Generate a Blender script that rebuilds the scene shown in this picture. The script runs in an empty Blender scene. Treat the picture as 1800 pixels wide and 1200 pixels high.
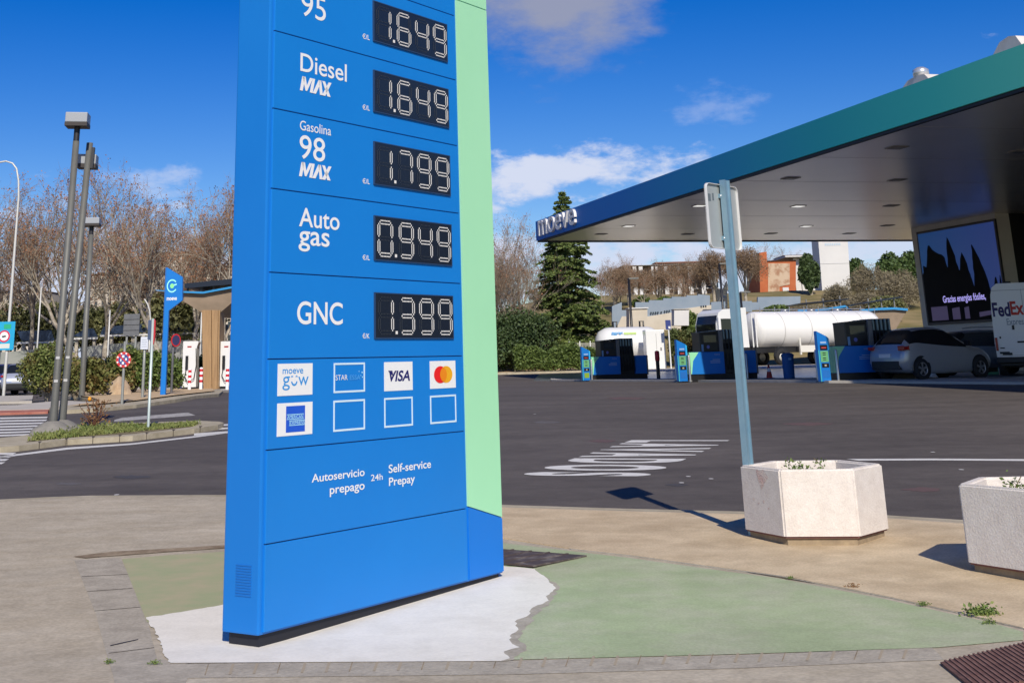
import bpy, bmesh, math, random
import numpy as np
from mathutils import Vector, Matrix
random.seed(7); rng = np.random.default_rng(7)
S = bpy.context.scene
COL = S.collection
R = math.radians

# ------------------------------------------------------------------ camera
F, CX, CY, PITCH, ROLL = 2303.44, 804.81, -84.66, 0.30428, -0.024764   # solved from the photograph's vanishing points
EYE = 1.6
_cp, _sp, _cr, _sr = math.cos(PITCH), math.sin(PITCH), math.cos(ROLL), math.sin(ROLL)
_f = np.array([0, _cp, _sp]); _u0 = np.array([0, -_sp, _cp]); _x0 = np.array([1., 0, 0])
CAM = np.array([_cr * _x0 + _sr * _u0, -_sr * _x0 + _cr * _u0, _f])
cam = bpy.data.cameras.new('camera'); cam_o = bpy.data.objects.new('camera', cam); COL.objects.link(cam_o)
cam.sensor_width = 36; cam.lens = F / 1800 * 36
cam.shift_x = (900 - CX) / 1800; cam.shift_y = (CY - 600) / 1800
cam.clip_start = .1; cam.clip_end = 5000
m4 = Matrix.Identity(4)
for i in range(3):
    m4[i][0], m4[i][1], m4[i][2] = CAM[0][i], CAM[1][i], -CAM[2][i]
m4[2][3] = EYE
cam_o.matrix_world = m4
S.camera = cam_o

# ------------------------------------------------------------------ light
SUN_AZ, SUN_EL = 9.6, 36.0           # the light travels 9.6 degrees left of straight ahead
SUN_STRENGTH, SKY_STRENGTH, EXPOSURE = 4.4, .10, 0.0
to_sun = Vector((math.sin(R(SUN_AZ)) * math.cos(R(SUN_EL)), -math.cos(R(SUN_AZ)) * math.cos(R(SUN_EL)), math.sin(R(SUN_EL))))
sl = bpy.data.lights.new('sun', 'SUN'); so = bpy.data.objects.new('sun', sl); COL.objects.link(so)
sl.energy = SUN_STRENGTH; sl.angle = R(.5); sl.color = (1, .925, .79)
so.rotation_euler = to_sun.to_track_quat('Z', 'Y').to_euler(); so.location = (0, 0, 60)
S.view_settings.view_transform = 'Standard'; S.view_settings.look = 'None'
S.view_settings.exposure = EXPOSURE; S.view_settings.gamma = 1; S.view_settings.use_curve_mapping = False
S.cycles.max_bounces = 8

W = bpy.data.worlds.new('World'); S.world = W; W.use_nodes = True
nt = W.node_tree; N = nt.nodes; LK = nt.links
bg = N['Background']; bg.inputs['Strength'].default_value = SKY_STRENGTH
sky = N.new('ShaderNodeTexSky'); sky.sky_type = 'NISHITA'; sky.sun_disc = False
sky.sun_elevation = R(SUN_EL); sky.sun_rotation = math.atan2(to_sun.x, to_sun.y)
sky.altitude = 650; sky.air_density = 1.0; sky.dust_density = .25; sky.ozone_density = 3.5
def wmath(op, a, b=None, c=None):
    n = N.new('ShaderNodeMath'); n.operation = op
    for i, v in enumerate((a, b, c)):
        if v is None: continue
        if isinstance(v, (int, float)): n.inputs[i].default_value = v
        else: LK.new(v, n.inputs[i])
    return n.outputs[0]
hs = N.new('ShaderNodeHueSaturation'); hs.inputs['Saturation'].default_value = 1.48; hs.inputs['Value'].default_value = 1.0
hs.inputs['Hue'].default_value = .522
LK.new(sky.outputs[0], hs.inputs['Color'])
tc = N.new('ShaderNodeTexCoord'); sep = N.new('ShaderNodeSeparateXYZ'); LK.new(tc.outputs['Generated'], sep.inputs[0])
az = wmath('ARCTAN2', sep.outputs[0], sep.outputs[1]); el = wmath('ARCSINE', sep.outputs[2])
nz = N.new('ShaderNodeTexNoise'); nz.inputs['Scale'].default_value = 26; nz.inputs['Detail'].default_value = 9; nz.inputs['Roughness'].default_value = .62
mp = N.new('ShaderNodeMapping'); mp.inputs['Scale'].default_value = (1, 1, 2.2); LK.new(tc.outputs['Generated'], mp.inputs[0]); LK.new(mp.outputs[0], nz.inputs['Vector'])
nz0 = wmath('SUBTRACT', nz.outputs['Fac'], .5)
# clouds of the day, each by compass bearing, height, half-widths (degrees), weight, grey
CLOUDS = [(4.7, 16.0, 5.0, 4.4, .9, 1), (5.6, 7.8, 5.6, 1.08, 1.0, 0), (2.6, 7.6, 3.6, 1.1, 1.0, 0), (-13.4, 7.5, 2.0, .8, .5, 0), (10.9, 10.3, 1.9, .9, .25, 0),
          (-14.0, 2.6, 14.0, 3.6, .95, 0), (5.0, 4.2, 8.0, 1.9, .85, 0), (15.0, 3.6, 14.0, 2.9, .85, 0), (0, -2, 60, 4.5, .8, 0), (18, 15.4, 3, 1.0, .16, 0), (40, 14, 12, 5, .7, 0), (-45, 12, 14, 5, .7, 0), (150, 30, 30, 9, .8, 0), (-120, 24, 25, 8, .8, 0)]
cur = hs.outputs[0]
for (a, e, wa, we, wt, grey) in CLOUDS:
    da = wmath('DIVIDE', wmath('SUBTRACT', az, R(a)), R(wa)); de = wmath('DIVIDE', wmath('SUBTRACT', el, R(e)), R(we))
    r = wmath('SQRT', wmath('ADD', wmath('MULTIPLY', da, da), wmath('MULTIPLY', de, de)))
    v = wmath('ADD', wmath('SUBTRACT', 1.0, r), wmath('MULTIPLY', nz0, 1.1 if grey else 3.4))
    mr = N.new('ShaderNodeMapRange'); mr.interpolation_type = 'SMOOTHSTEP'; mr.clamp = True
    LK.new(v, mr.inputs['Value']); mr.inputs['From Min'].default_value = -.1; mr.inputs['From Max'].default_value = .9 if not grey else .72
    mr.inputs['To Max'].default_value = wt
    mx = N.new('ShaderNodeMix'); mx.data_type = 'RGBA'
    LK.new(mr.outputs[0], mx.inputs['Factor']); LK.new(cur, mx.inputs['A'])
    mx.inputs['B'].default_value = (3.3, 3.5, 4.6, 1) if grey else (6.6, 7.2, 8.9, 1)
    cur = mx.outputs['Result']
LK.new(cur, bg.inputs['Color'])

# ------------------------------------------------------------------ where things stand
def ray(px, py):
    return np.array([(px - CX) / F, -(py - CY) / F, 1.]) @ CAM
def proj(P):
    q = CAM @ (np.array(P, float) - [0, 0, EYE]); return CX + F * q[0] / q[2], CY - F * q[1] / q[2]
def gz(x, y):                                    # the forecourt climbs gently away from the totem, dips a little, and rises again to the verge
    return -.048 + .02 * (min(max(y, 9), 46) - 9) - .0042 * min(max(0, y - 46), 29) + .02 * min(max(0, y - 75), 17)
def hz(x, y):                                    # hillside behind the station
    k = min(1, max(0, (x + 14) / 24.)); k = k * k * (3 - 2 * k); t = max(y - 100, 0)
    return gz(x, y) + (.18 * min(t, 17) + .13 * min(max(t - 17, 0), 34)) * k
def gnd(px, py, h=gz, off=0.):
    d = ray(px, py); lo, hi = 1., 900.
    for _ in range(60):
        m = (lo + hi) / 2
        if EYE + d[2] * m > h(d[0] * m, d[1] * m) + off: lo = m
        else: hi = m
    return d * lo + [0, 0, EYE]
def atY(px, py, Y):
    d = ray(px, py); return d * (Y / d[1]) + [0, 0, EYE]
def g2(px, py): p = gnd(px, py); return (p[0], p[1])
def spot(px, Y, h=gz):                           # the ground point at distance Y seen in image column px
    z = h(0, Y); x = 0
    for _ in range(6):
        py = proj((x, Y, z))[1]; x = atY(px, py, Y)[0]; z = h(x, Y)
    return x, z

# ------------------------------------------------------------------ materials
def lin(c): return tuple(((v / 255) / 12.92 if v / 255 <= .04045 else ((v / 255 + .055) / 1.055) ** 2.4) for v in c)
MATS = {}
def mat(name, col, rough=.6, metal=0., col2=None, scale=4., mix=(.35, .65), bump=0., bscale=40., spec=.5, stretch=None, emit=0., coat=0., detail=6., island=None, speck=None):
    if name in MATS: return MATS[name]
    m = bpy.data.materials.new(name); m.use_nodes = True; n = m.node_tree.nodes; l = m.node_tree.links
    b = n['Principled BSDF']; b.inputs['Roughness'].default_value = rough; b.inputs['Metallic'].default_value = metal
    b.inputs['Specular IOR Level'].default_value = spec
    b.inputs['Base Color'].default_value = (*col, 1)
    if coat: b.inputs['Coat Weight'].default_value = coat; b.inputs['Coat Roughness'].default_value = .08
    t = n.new('ShaderNodeTexCoord'); mpn = n.new('ShaderNodeMapping'); l.new(t.outputs['Object'], mpn.inputs[0])
    if stretch: mpn.inputs['Scale'].default_value = stretch
    if col2 is not None:
        z = n.new('ShaderNodeTexNoise'); z.inputs['Scale'].default_value = scale; z.inputs['Detail'].default_value = detail; z.inputs['Roughness'].default_value = .65
        l.new(mpn.outputs[0], z.inputs['Vector'])
        r = n.new('ShaderNodeMapRange'); r.inputs['From Min'].default_value, r.inputs['From Max'].default_value = mix
        l.new(z.outputs['Fac'], r.inputs['Value'])
        x = n.new('ShaderNodeMix'); x.data_type = 'RGBA'; x.inputs['A'].default_value = (*col, 1); x.inputs['B'].default_value = (*col2, 1)
        l.new(r.outputs[0], x.inputs['Factor']); last = x.outputs['Result']
        if island is not None:                    # leaf to leaf variation
            g = n.new('ShaderNodeNewGeometry'); x2 = n.new('ShaderNodeMix'); x2.data_type = 'RGBA'
            pw = n.new('ShaderNodeMath'); pw.operation = 'POWER'; pw.inputs[1].default_value = 1.6; l.new(g.outputs['Random Per Island'], pw.inputs[0])
            l.new(pw.outputs[0], x2.inputs['Factor']); l.new(last, x2.inputs['A']); x2.inputs['B'].default_value = (*island, 1); last = x2.outputs['Result']
        l.new(last, b.inputs['Base Color'])
    if speck:                                     # grain and blotches: (scale, low, high)
        for sc, lo_, hi_ in speck:
            z3 = n.new('ShaderNodeTexNoise'); z3.inputs['Scale'].default_value = sc; z3.inputs['Detail'].default_value = 3; l.new(t.outputs['Object'], z3.inputs['Vector'])
            r3 = n.new('ShaderNodeMapRange'); r3.inputs['From Min'].default_value = .35; r3.inputs['From Max'].default_value = .65; r3.inputs['To Min'].default_value = lo_; r3.inputs['To Max'].default_value = hi_; l.new(z3.outputs['Fac'], r3.inputs['Value'])
            x3 = n.new('ShaderNodeVectorMath'); x3.operation = 'SCALE'; l.new(last, x3.inputs[0]); l.new(r3.outputs[0], x3.inputs['Scale']); last = x3.outputs[0]
        l.new(last, b.inputs['Base Color'])
    if bump:
        z2 = n.new('ShaderNodeTexNoise'); z2.inputs['Scale'].default_value = bscale; z2.inputs['Detail'].default_value = 5; l.new(mpn.outputs[0], z2.inputs['Vector'])
        bp = n.new('ShaderNodeBump'); bp.inputs['Strength'].default_value = bump; bp.inputs['Distance'].default_value = .02
        l.new(z2.outputs['Fac'], bp.inputs['Height']); l.new(bp.outputs[0], b.inputs['Normal'])
    if emit:
        b.inputs['Emission Color'].default_value = (*col, 1); b.inputs['Emission Strength'].default_value = emit
    MATS[name] = m; return m

# ------------------------------------------------------------------ building blocks
class MB:
    """collects shapes and links them as ONE mesh object"""
    def __init__(s): s.v = []; s.f = []; s.mi = []; s.mats = []; s.sm = []; s.M = Matrix.Identity(4)
    def mat(s, m):
        if m not in s.mats: s.mats.append(m)
        s.cur = s.mats.index(m); return s
    def add(s, vs, fs, smooth=False):
        o = len(s.v); M = s.M
        s.v += [tuple(M @ Vector(p)) for p in vs]
        c = getattr(s, 'cur', 0)
        for f in fs: s.f.append([o + i for i in f]); s.mi.append(c); s.sm.append(smooth)
        return s
    def box(s, x0, x1, y0, y1, z0, z1, bev=0.):
        if bev > 0:
            bm = bmesh.new(); bmesh.ops.create_cube(bm, size=1)
            for v in bm.verts: v.co = Vector(((x0 + x1) / 2 + v.co.x * (x1 - x0), (y0 + y1) / 2 + v.co.y * (y1 - y0), (z0 + z1) / 2 + v.co.z * (z1 - z0)))
            bmesh.ops.bevel(bm, geom=bm.edges[:], offset=bev, segments=2, affect='EDGES', profile=.6)
            s.bm(bm); bm.free(); return s
        v = [(x, y, z) for x in (x0, x1) for y in (y0, y1) for z in (z0, z1)]
        return s.add(v, [(0, 1, 3, 2), (4, 6, 7, 5), (0, 4, 5, 1), (2, 3, 7, 6), (0, 2, 6, 4), (1, 5, 7, 3)])
    def bm(s, bm, smooth=False):
        bm.verts.index_update()
        return s.add([v.co[:] for v in bm.verts], [[v.index for v in f.verts] for f in bm.faces], smooth)
    def prism(s, pts, axis, a, b):
        """polygon in the plane square to axis, pushed from a to b. axis 'y': pts are (x,z); 'z': (x,y); 'x': (y,z)"""
        def P(p, t): return {'y': (p[0], t, p[1]), 'z': (p[0], p[1], t), 'x': (t, p[0], p[1])}[axis]
        n = len(pts); v = [P(p, a) for p in pts] + [P(p, b) for p in pts]
        return s.add(v, [list(range(n))[::-1], list(range(n, 2 * n))] + [(i, (i + 1) % n, n + (i + 1) % n, n + i) for i in range(n)])
    def tube(s, path, rad, n=8, caps=True, smooth=True):
        path = [Vector(p) for p in path]; rad = rad if isinstance(rad, (list, tuple)) else [rad] * len(path)
        vs = []; up = None
        for i, p in enumerate(path):
            t = (path[min(i + 1, len(path) - 1)] - path[max(i - 1, 0)]).normalized()
            if up is None: up = t.orthogonal().normalized()
            up = (up - t * up.dot(t)); up = up.normalized() if up.length > 1e-5 else t.orthogonal().normalized(); w = t.cross(up)
            for k in range(n):
                a = 2 * math.pi * k / n; vs.append(p + (up * math.cos(a) + w * math.sin(a)) * rad[i])
        fs = [(i * n + k, i * n + (k + 1) % n, (i + 1) * n + (k + 1) % n, (i + 1) * n + k) for i in range(len(path) - 1) for k in range(n)]
        s.add(vs, fs, smooth)
        if caps: s.add(vs[:n], [list(range(n))[::-1]]); s.add(vs[-n:], [list(range(n))])
        return s
    def lathe(s, prof, n=20, axis='z', c=(0, 0, 0), smooth=True):
        vs = []
        for (r, h) in prof:
            for k in range(n):
                a = 2 * math.pi * k / n; x, y = r * math.cos(a), r * math.sin(a)
                q = {'z': (x, y, h), 'y': (x, h, y), 'x': (h, x, y)}[axis]; vs.append((q[0] + c[0], q[1] + c[1], q[2] + c[2]))
        fs = [(i * n + k, i * n + (k + 1) % n, (i + 1) * n + (k + 1) % n, (i + 1) * n + k) for i in range(len(prof) - 1) for k in range(n)]
        return s.add(vs, fs, smooth)
    def build(s, name, parent=None, m=None, recalc=True, loc=None):
        me = bpy.data.meshes.new(name); me.from_pydata(s.v, [], s.f)
        for q in (s.mats or ([m] if m else [])): me.materials.append(q)
        if s.mats: me.polygons.foreach_set('material_index', s.mi)
        me.polygons.foreach_set('use_smooth', s.sm)
        if recalc and len(s.f) < 60000:
            bm = bmesh.new(); bm.from_mesh(me); bmesh.ops.recalc_face_normals(bm, faces=bm.faces[:]); bm.to_mesh(me); bm.free()
        o = bpy.data.objects.new(name, me); COL.objects.link(o)
        if parent: o.parent = parent
        if loc: o.location = loc
        return o
def tag(o, label=None, cat=None, group=None, kind=None):
    for k, v in (('label', label), ('category', cat), ('group', group), ('kind', kind)):
        if v: o[k] = v
    return o
def thing(name, label, cat, loc=(0, 0, 0), rz=0., group=None):
    o = bpy.data.objects.new(name, None); COL.objects.link(o); o.empty_display_size = .3
    o.location = loc; o.rotation_euler = (0, 0, rz); return tag(o, label, cat, group)
KIDS = {}
def copy_tree(o, parent=None):
    c = o.copy(); COL.objects.link(c); c.parent = parent
    for ch in [q for q in bpy.data.objects if q.parent == o]: copy_tree(ch, c)
    return c
def again(src, label, loc, rz, scale=None, group=None):
    c = copy_tree(src); c.location = loc; c.rotation_euler = (0, 0, rz); c['label'] = label
    if scale: c.scale = scale if isinstance(scale, (tuple, list)) else (scale,) * 3
    if group: c['group'] = group
    return c
_txt = {}
def glyphs(s, fat=0., shear=0., space=1.):
    """outline of a word as (verts 2D, faces), from Blender's own built-in typeface"""
    key = (s, fat, shear, space)
    if key in _txt: return _txt[key]
    cu = bpy.data.curves.new('t', 'FONT'); cu.body = s; cu.offset = fat; cu.shear = shear; cu.space_character = space; cu.resolution_u = 6
    o = bpy.data.objects.new('t', cu); COL.objects.link(o)
    dg = bpy.context.evaluated_depsgraph_get(); me = bpy.data.meshes.new_from_object(o.evaluated_get(dg))
    v = [(p.co.x, p.co.y) for p in me.vertices]; f = [list(p.vertices) for p in me.polygons]
    bpy.data.objects.remove(o); bpy.data.curves.remove(cu); bpy.data.meshes.remove(me)
    _txt[key] = (v, f); return _txt[key]
def word(mb, s, x0, x1, z0, z1, y, fat=0., shear=0., space=1., thick=0., fix=None):
    """the word fitted into the box x0..x1, z0..z1 of the plane y (facing -y)"""
    v, f = glyphs(s, fat, shear, space); xs = [p[0] for p in v]; ys = [p[1] for p in v]
    a, b, c, d = min(xs), max(xs), min(ys), max(ys)
    V = [(x0 + (p[0] - a) / (b - a) * (x1 - x0), y, z0 + (p[1] - c) / (d - c) * (z1 - z0)) for p in v]
    if fix: V = [fix(p) for p in V]
    if not thick: return mb.add(V, f)
    bm = bmesh.new(); vv = [bm.verts.new(p) for p in V]
    for q in f:
        try: bm.faces.new([vv[i] for i in q])
        except ValueError: pass
    bmesh.ops.remove_doubles(bm, verts=bm.verts[:], dist=1e-5)
    r = bmesh.ops.extrude_face_region(bm, geom=bm.faces[:])
    for q in r['geom']:
        if isinstance(q, bmesh.types.BMVert): q.co.y += thick
    mb.bm(bm); bm.free(); return mb
def rough_edge(pts, step, amp, skip=()):
    out = []
    for i, p in enumerate(pts):
        q = pts[(i + 1) % len(pts)]; L = math.hypot(q[0] - p[0], q[1] - p[1]); n = max(1, int(L / step))
        for k in range(n):
            t = k / n; a = 0 if (i in skip or k == 0) else amp
            out.append((p[0] + (q[0] - p[0]) * t + random.uniform(-a, a), p[1] + (q[1] - p[1]) * t + random.uniform(-a, a)))
    return out
BREAKS = (9., 46., 75., 92.)
def sheet(name, pts, dz, m, thick=0., h=gz, kind='structure', parent=None):
    """a paved or painted area that follows the ground; thick > 0 gives it a kerb face"""
    bm = bmesh.new(); f = bm.faces.new([bm.verts.new((p[0], p[1], 0)) for p in pts])
    bmesh.ops.triangulate(bm, faces=[f])
    for y in BREAKS: bmesh.ops.bisect_plane(bm, geom=bm.verts[:] + bm.edges[:] + bm.faces[:], plane_co=(0, y, 0), plane_no=(0, 1, 0))
    for v in bm.verts: v.co.z = h(v.co.x, v.co.y) + dz
    bmesh.ops.recalc_face_normals(bm, faces=bm.faces[:])
    if bm.faces and sum(q.normal.z * q.calc_area() for q in bm.faces) < 0: bmesh.ops.reverse_faces(bm, faces=bm.faces[:])
    if thick:
        ed = [e for e in bm.edges if e.is_boundary]; r = bmesh.ops.extrude_edge_only(bm, edges=ed)
        for v in r['geom']:
            if isinstance(v, bmesh.types.BMVert): v.co.z -= thick
        bmesh.ops.recalc_face_normals(bm, faces=bm.faces[:])
        if sum(q.normal.z * q.calc_area() for q in bm.faces if abs(q.normal.z) > .5) < 0: bmesh.ops.reverse_faces(bm, faces=bm.faces[:])
    me = bpy.data.meshes.new(name); bm.to_mesh(me); bm.free(); me.materials.append(m)
    o = bpy.data.objects.new(name, me); COL.objects.link(o)
    if kind: o['kind'] = kind
    if parent: o.parent = parent
    return o
def leaves(name, P, size, m, parent=None, up=.3, aspect=.6, loc=None):
    """many small leaf faces at the points P"""
    P = np.asarray(P, float); n = len(P)
    a = rng.normal(size=(n, 3)); a[:, 2] *= up; a /= np.linalg.norm(a, axis=1)[:, None]
    b = rng.normal(size=(n, 3)); b -= a * (a * b).sum(1)[:, None]; b /= np.linalg.norm(b, axis=1)[:, None]
    s = (size * rng.uniform(.6, 1.4, n))[:, None]
    V = np.stack([P - a * s, P + b * s * aspect, P + a * s, P - b * s * aspect], 1).reshape(-1, 3)
    me = bpy.data.meshes.new(name); me.vertices.add(4 * n); me.vertices.foreach_set('co', V.ravel())
    me.loops.add(4 * n); me.loops.foreach_set('vertex_index', np.arange(4 * n, dtype=np.int32))
    me.polygons.add(n); me.polygons.foreach_set('loop_start', np.arange(0, 4 * n, 4, dtype=np.int32)); me.update(calc_edges=True); me.validate()
    me.materials.append(m); o = bpy.data.objects.new(name, me); COL.objects.link(o)
    if parent: o.parent = parent
    return o
# ------------------------------------------------------------------ ground, roads, pavements
A_ASPH = mat('asphalt', (.092, .078, .070), .85, col2=(.128, .110, .098), scale=.4, stretch=(.5, 1.6, 1), detail=10, bump=.25, bscale=160, spec=.3, speck=((70, .82, 1.2), (3.2, .90, 1.07), (.13, .88, 1.08)))
A_SLAB = mat('pavement_tiles', (.415, .35, .255), .9, col2=(.525, .46, .36), scale=1.9, stretch=(.8, 1.6, 1), mix=(.3, .75), bump=.25, bscale=60, speck=((38, .90, 1.1), (8, .93, 1.06), (.7, .92, 1.06)), spec=.2, detail=9)
A_BEIGE = mat('beige_concrete', (.52, .40, .255), .9, col2=(.64, .51, .34), scale=1.6, bump=.2, bscale=90, spec=.2, detail=9, speck=((55, .90, 1.09), (5, .94, 1.05), (.8, .93, 1.05)))
A_KERB = mat('kerb_stone', (.36, .31, .22), .9, col2=(.5, .44, .33), scale=3, bump=.3, bscale=50, spec=.2)
A_STRIP = mat('paver_strip', (.37, .325, .26), .9, col2=(.46, .41, .33), scale=5, speck=((50, .9, 1.1), (6, .93, 1.05)), bump=.3, bscale=40, spec=.2)
A_GREEN = mat('worn_green_paint', (.38, .44, .25), .8, col2=(.47, .47, .33), scale=1.7, mix=(.42, .72), bump=.2, bscale=90, spec=.25, detail=9, speck=((60, .92, 1.08), (4.5, .95, 1.04), (.9, .94, 1.06)))
A_GREENW = mat('faded_green_paint', (.36, .39, .22), .85, col2=(.47, .40, .26), scale=3.4, mix=(.35, .75), bump=.2, bscale=90, spec=.2, detail=9)
A_WHITE = mat('white_ground_paint', (.86, .81, .71), .75, col2=(.74, .69, .59), scale=2.6, mix=(.45, .8), bump=.12, bscale=60, spec=.25, detail=9, speck=((45, .96, 1.03), (6, .97, 1.02)))
A_LINE = mat('road_marking_white', (.72, .70, .66), .7, col2=(.5, .47, .44), scale=8, mix=(.5, .8), spec=.3)
A_LINEW = mat('worn_road_marking', (.5, .48, .45), .8, col2=(.24, .22, .21), scale=6, mix=(.4, .65), spec=.2)
A_DIRT = mat('sandy_soil', (.52, .37, .21), .95, col2=(.62, .47, .30), scale=1.5, bump=.5, bscale=25, spec=.1)
A_PALE = mat('pale_concrete', (.46, .42, .36), .9, col2=(.55, .5, .44), scale=1, spec=.2)
A_RED = mat('red_tiles', (.36, .12, .09), .9, col2=(.45, .2, .15), scale=4, spec=.2)
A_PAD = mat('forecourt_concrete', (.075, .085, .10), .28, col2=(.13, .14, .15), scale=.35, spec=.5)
A_DIRT_SHADE = mat('dirt_and_joint_shade', (.22, .165, .11), .95, col2=(.42, .335, .235), scale=7, mix=(.4, .7), spec=.1)
A_HILL = mat('dry_grass', (.16, .145, .055), .95, col2=(.33, .25, .13), scale=.25, bump=.4, bscale=6, spec=.1)
A_IRON = mat('rusty_iron', (.085, .038, .028), .8, metal=.0, col2=(.19, .095, .07), scale=9, bump=.3, bscale=60)
sheet('ground', [(-1500, -60), (1500, -60), (1500, 2500), (-1500, 2500)], 0, A_ASPH)
# far away the ground is field, not road
sheet('field', [(-1500, 150), (-16, 150), (20, 94), (1500, 94), (1500, 2490), (-1500, 2490)], .02, A_HILL)
mb = MB().mat(A_HILL); nx, ny = 60, 46
vs = [(-16 + i * 5.2, 93 + j * 2.6, hz(-16 + i * 5.2, 93 + j * 2.6) + (.05 + (math.sin(i * 1.7) * math.cos(j * 1.3) * .12 if j > 1 else 0) if j else -.3)) for j in range(ny) for i in range(nx)]
mb.add(vs, [(j * nx + i, j * nx + i + 1, (j + 1) * nx + i + 1, (j + 1) * nx + i) for j in range(ny - 1) for i in range(nx - 1)], True)
tag(mb.build('hill'), kind='structure')

# near pavement of beige tiles round the totem
near_edge = [(0, 883), (80, 879), (160, 876), (390, 875), (640, 885), (885, 893), (1100, 900), (1300, 905), (1560, 912), (1700, 921), (1800, 931)]
ne = [g2(*p) for p in near_edge]
front = [(16, 5), (16, -20), (-20, -20), (-20, 14.0), (-14, 15.8)]
def inset(pts, d): return [(x, y - d) for x, y in pts]
sheet('pavement', [(-14, 18.4)] + ne + [(4.95, 12.7), (5.6, 11.2), (9, 6), (16, 3), (16, -20), (-20, -20), (-20, 17)], .035, A_SLAB, thick=.08)
# slightly lighter kerb along the road
kp = [(-14, 18.4)] + ne
sheet('kerb', kp + [(x, y - .16) for x, y in kp[::-1]], .0366, A_KERB)
# beige concrete apron with the planters
bt = [g2(*p) for p in [(886, 899), (1100, 906), (1300, 911), (1560, 919), (1700, 929), (1800, 941)]]
bb = [g2(*p) for p in [(1800, 1116), (1700, 1091), (1560, 1059), (1370, 1021), (1240, 1003), (1115, 985), (1000, 972), (886, 954), (640, 930)]]
sheet('apron', [g2(640, 894)] + bt + [(4.9, 11.6), (4.4, 9.2)] + bb, .0445, A_BEIGE, thick=.012)
sheet('apron_kerb', rough_edge([(x + .0, y + .0) for x, y in bb[:7]] + [(x + .015, y - .06) for x, y in bb[:7][::-1]], .3, .008), .0415, A_STRIP, thick=.006)
# strip of dirt in the joint behind the totem
sheet('dirt_seam', rough_edge([g2(*p) for p in [(128, 986), (200, 977), (300, 971.5), (395, 966), (395, 971), (330, 975.5), (240, 982), (150, 989)]], .12, .012), .0400, A_DIRT_SHADE)
# paver strips
def joints(a0, a1, b0, b1, n, w=.012):
    mbj = MB().mat(A_DIRT_SHADE)
    return [(a0, a1, b0, b1, n, w)]
sheet('paver_strip', [g2(*p) for p in [(130, 992), (212, 988), (258, 1093), (276, 1170), (330, 1178), (900, 1173), (1300, 1163), (1640, 1150), (1662, 1172), (1300, 1187), (900, 1198), (330, 1204), (290, 1290), (215, 1290), (198, 1200), (168, 1090)]], .0372, A_STRIP)
A_JOINT = mat('sandy_joint', (.40, .33, .24), .95, spec=.1); A_JOINTD = mat('dark_joint', (.10, .085, .07), .95, spec=.1)
for k in range(30):                                # sandy joints of the front strip; every third a thin painted shadow line
    t = k / 30.; x = 360 + 1270 * t; yt = 1178 - 27 * t + 2; yb = 1203 - 30 * t - 4
    p = [gnd(x + 5, yt), gnd(x + 5 + (4.5 if k % 3 else 1.6), yt), gnd(x + (3.5 if k % 3 else 1), yb), gnd(x - 1, yb)]
    sheet('paver_joint', [(q[0], q[1]) for q in p], .0392, A_JOINT if k % 3 else A_DIRT_SHADE)
for (a, b) in [((152, 1049), (232, 1043)), ((165, 1084), (246, 1077)), ((143, 1022), (224, 1018)), ((190, 1160), (270, 1150))]:
    p = [gnd(*a), gnd(*b)]; d = .012
    sheet('paver_joint', [(p[0][0], p[0][1]), (p[1][0], p[1][1]), (p[1][0], p[1][1] + d), (p[0][0], p[0][1] + d)], .0392, A_JOINTD)
p = [gnd(192, 1147), gnd(241, 1136)]
sheet('slot_drain', [(p[0][0], p[0][1]), (p[1][0], p[1][1]), (p[1][0], p[1][1] + .028), (p[0][0], p[0][1] + .028)], .0396, mat('drain_black', (.02, .018, .03), .8))
# green paint, both sides, and the fresh white patch round the plinth
sheet('green_paint', [g2(*p) for p in [(214, 990), (300, 983), (640, 962), (640, 1080), (400, 1094), (258, 1104)]], .0384, A_GREENW)
gp = [g2(*p) for p in [(640, 962), (886, 962), (1000, 976), (1115, 990), (1240, 1008), (1370, 1026), (1560, 1064), (1700, 1096), (1745, 1106), (1800, 1122), (1800, 1137), (1652, 1150), (1300, 1162), (900, 1172), (640, 1174)]]
sheet('green_paint', gp, .0388, A_GREEN)
wp = [g2(*p) for p in [(256, 1096), (330, 1084), (420, 1068), (640, 1010), (886, 1004), (940, 1009), (962, 1026), (978, 1044), (960, 1058), (965, 1066), (938, 1078), (930, 1092), (905, 1104), (912, 1118), (900, 1126), (898, 1140), (914, 1150), (886, 1158), (897, 1170), (880, 1175), (640, 1176), (300, 1178), (284, 1150), (272, 1120)]]
sheet('white_paint', rough_edge(wp, .05, .012, skip=(2, 3, 19, 20)), .0408, A_WHITE)
edge = [g2(*p) for p in [(955, 1020), (984, 1040), (972, 1064), (945, 1090), (925, 1112), (915, 1140), (925, 1152), (905, 1172), (880, 1176), (890, 1120), (930, 1050)]]
sheet('bare_concrete', rough_edge(edge, .06, .02), .0398, A_STRIP)
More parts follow.
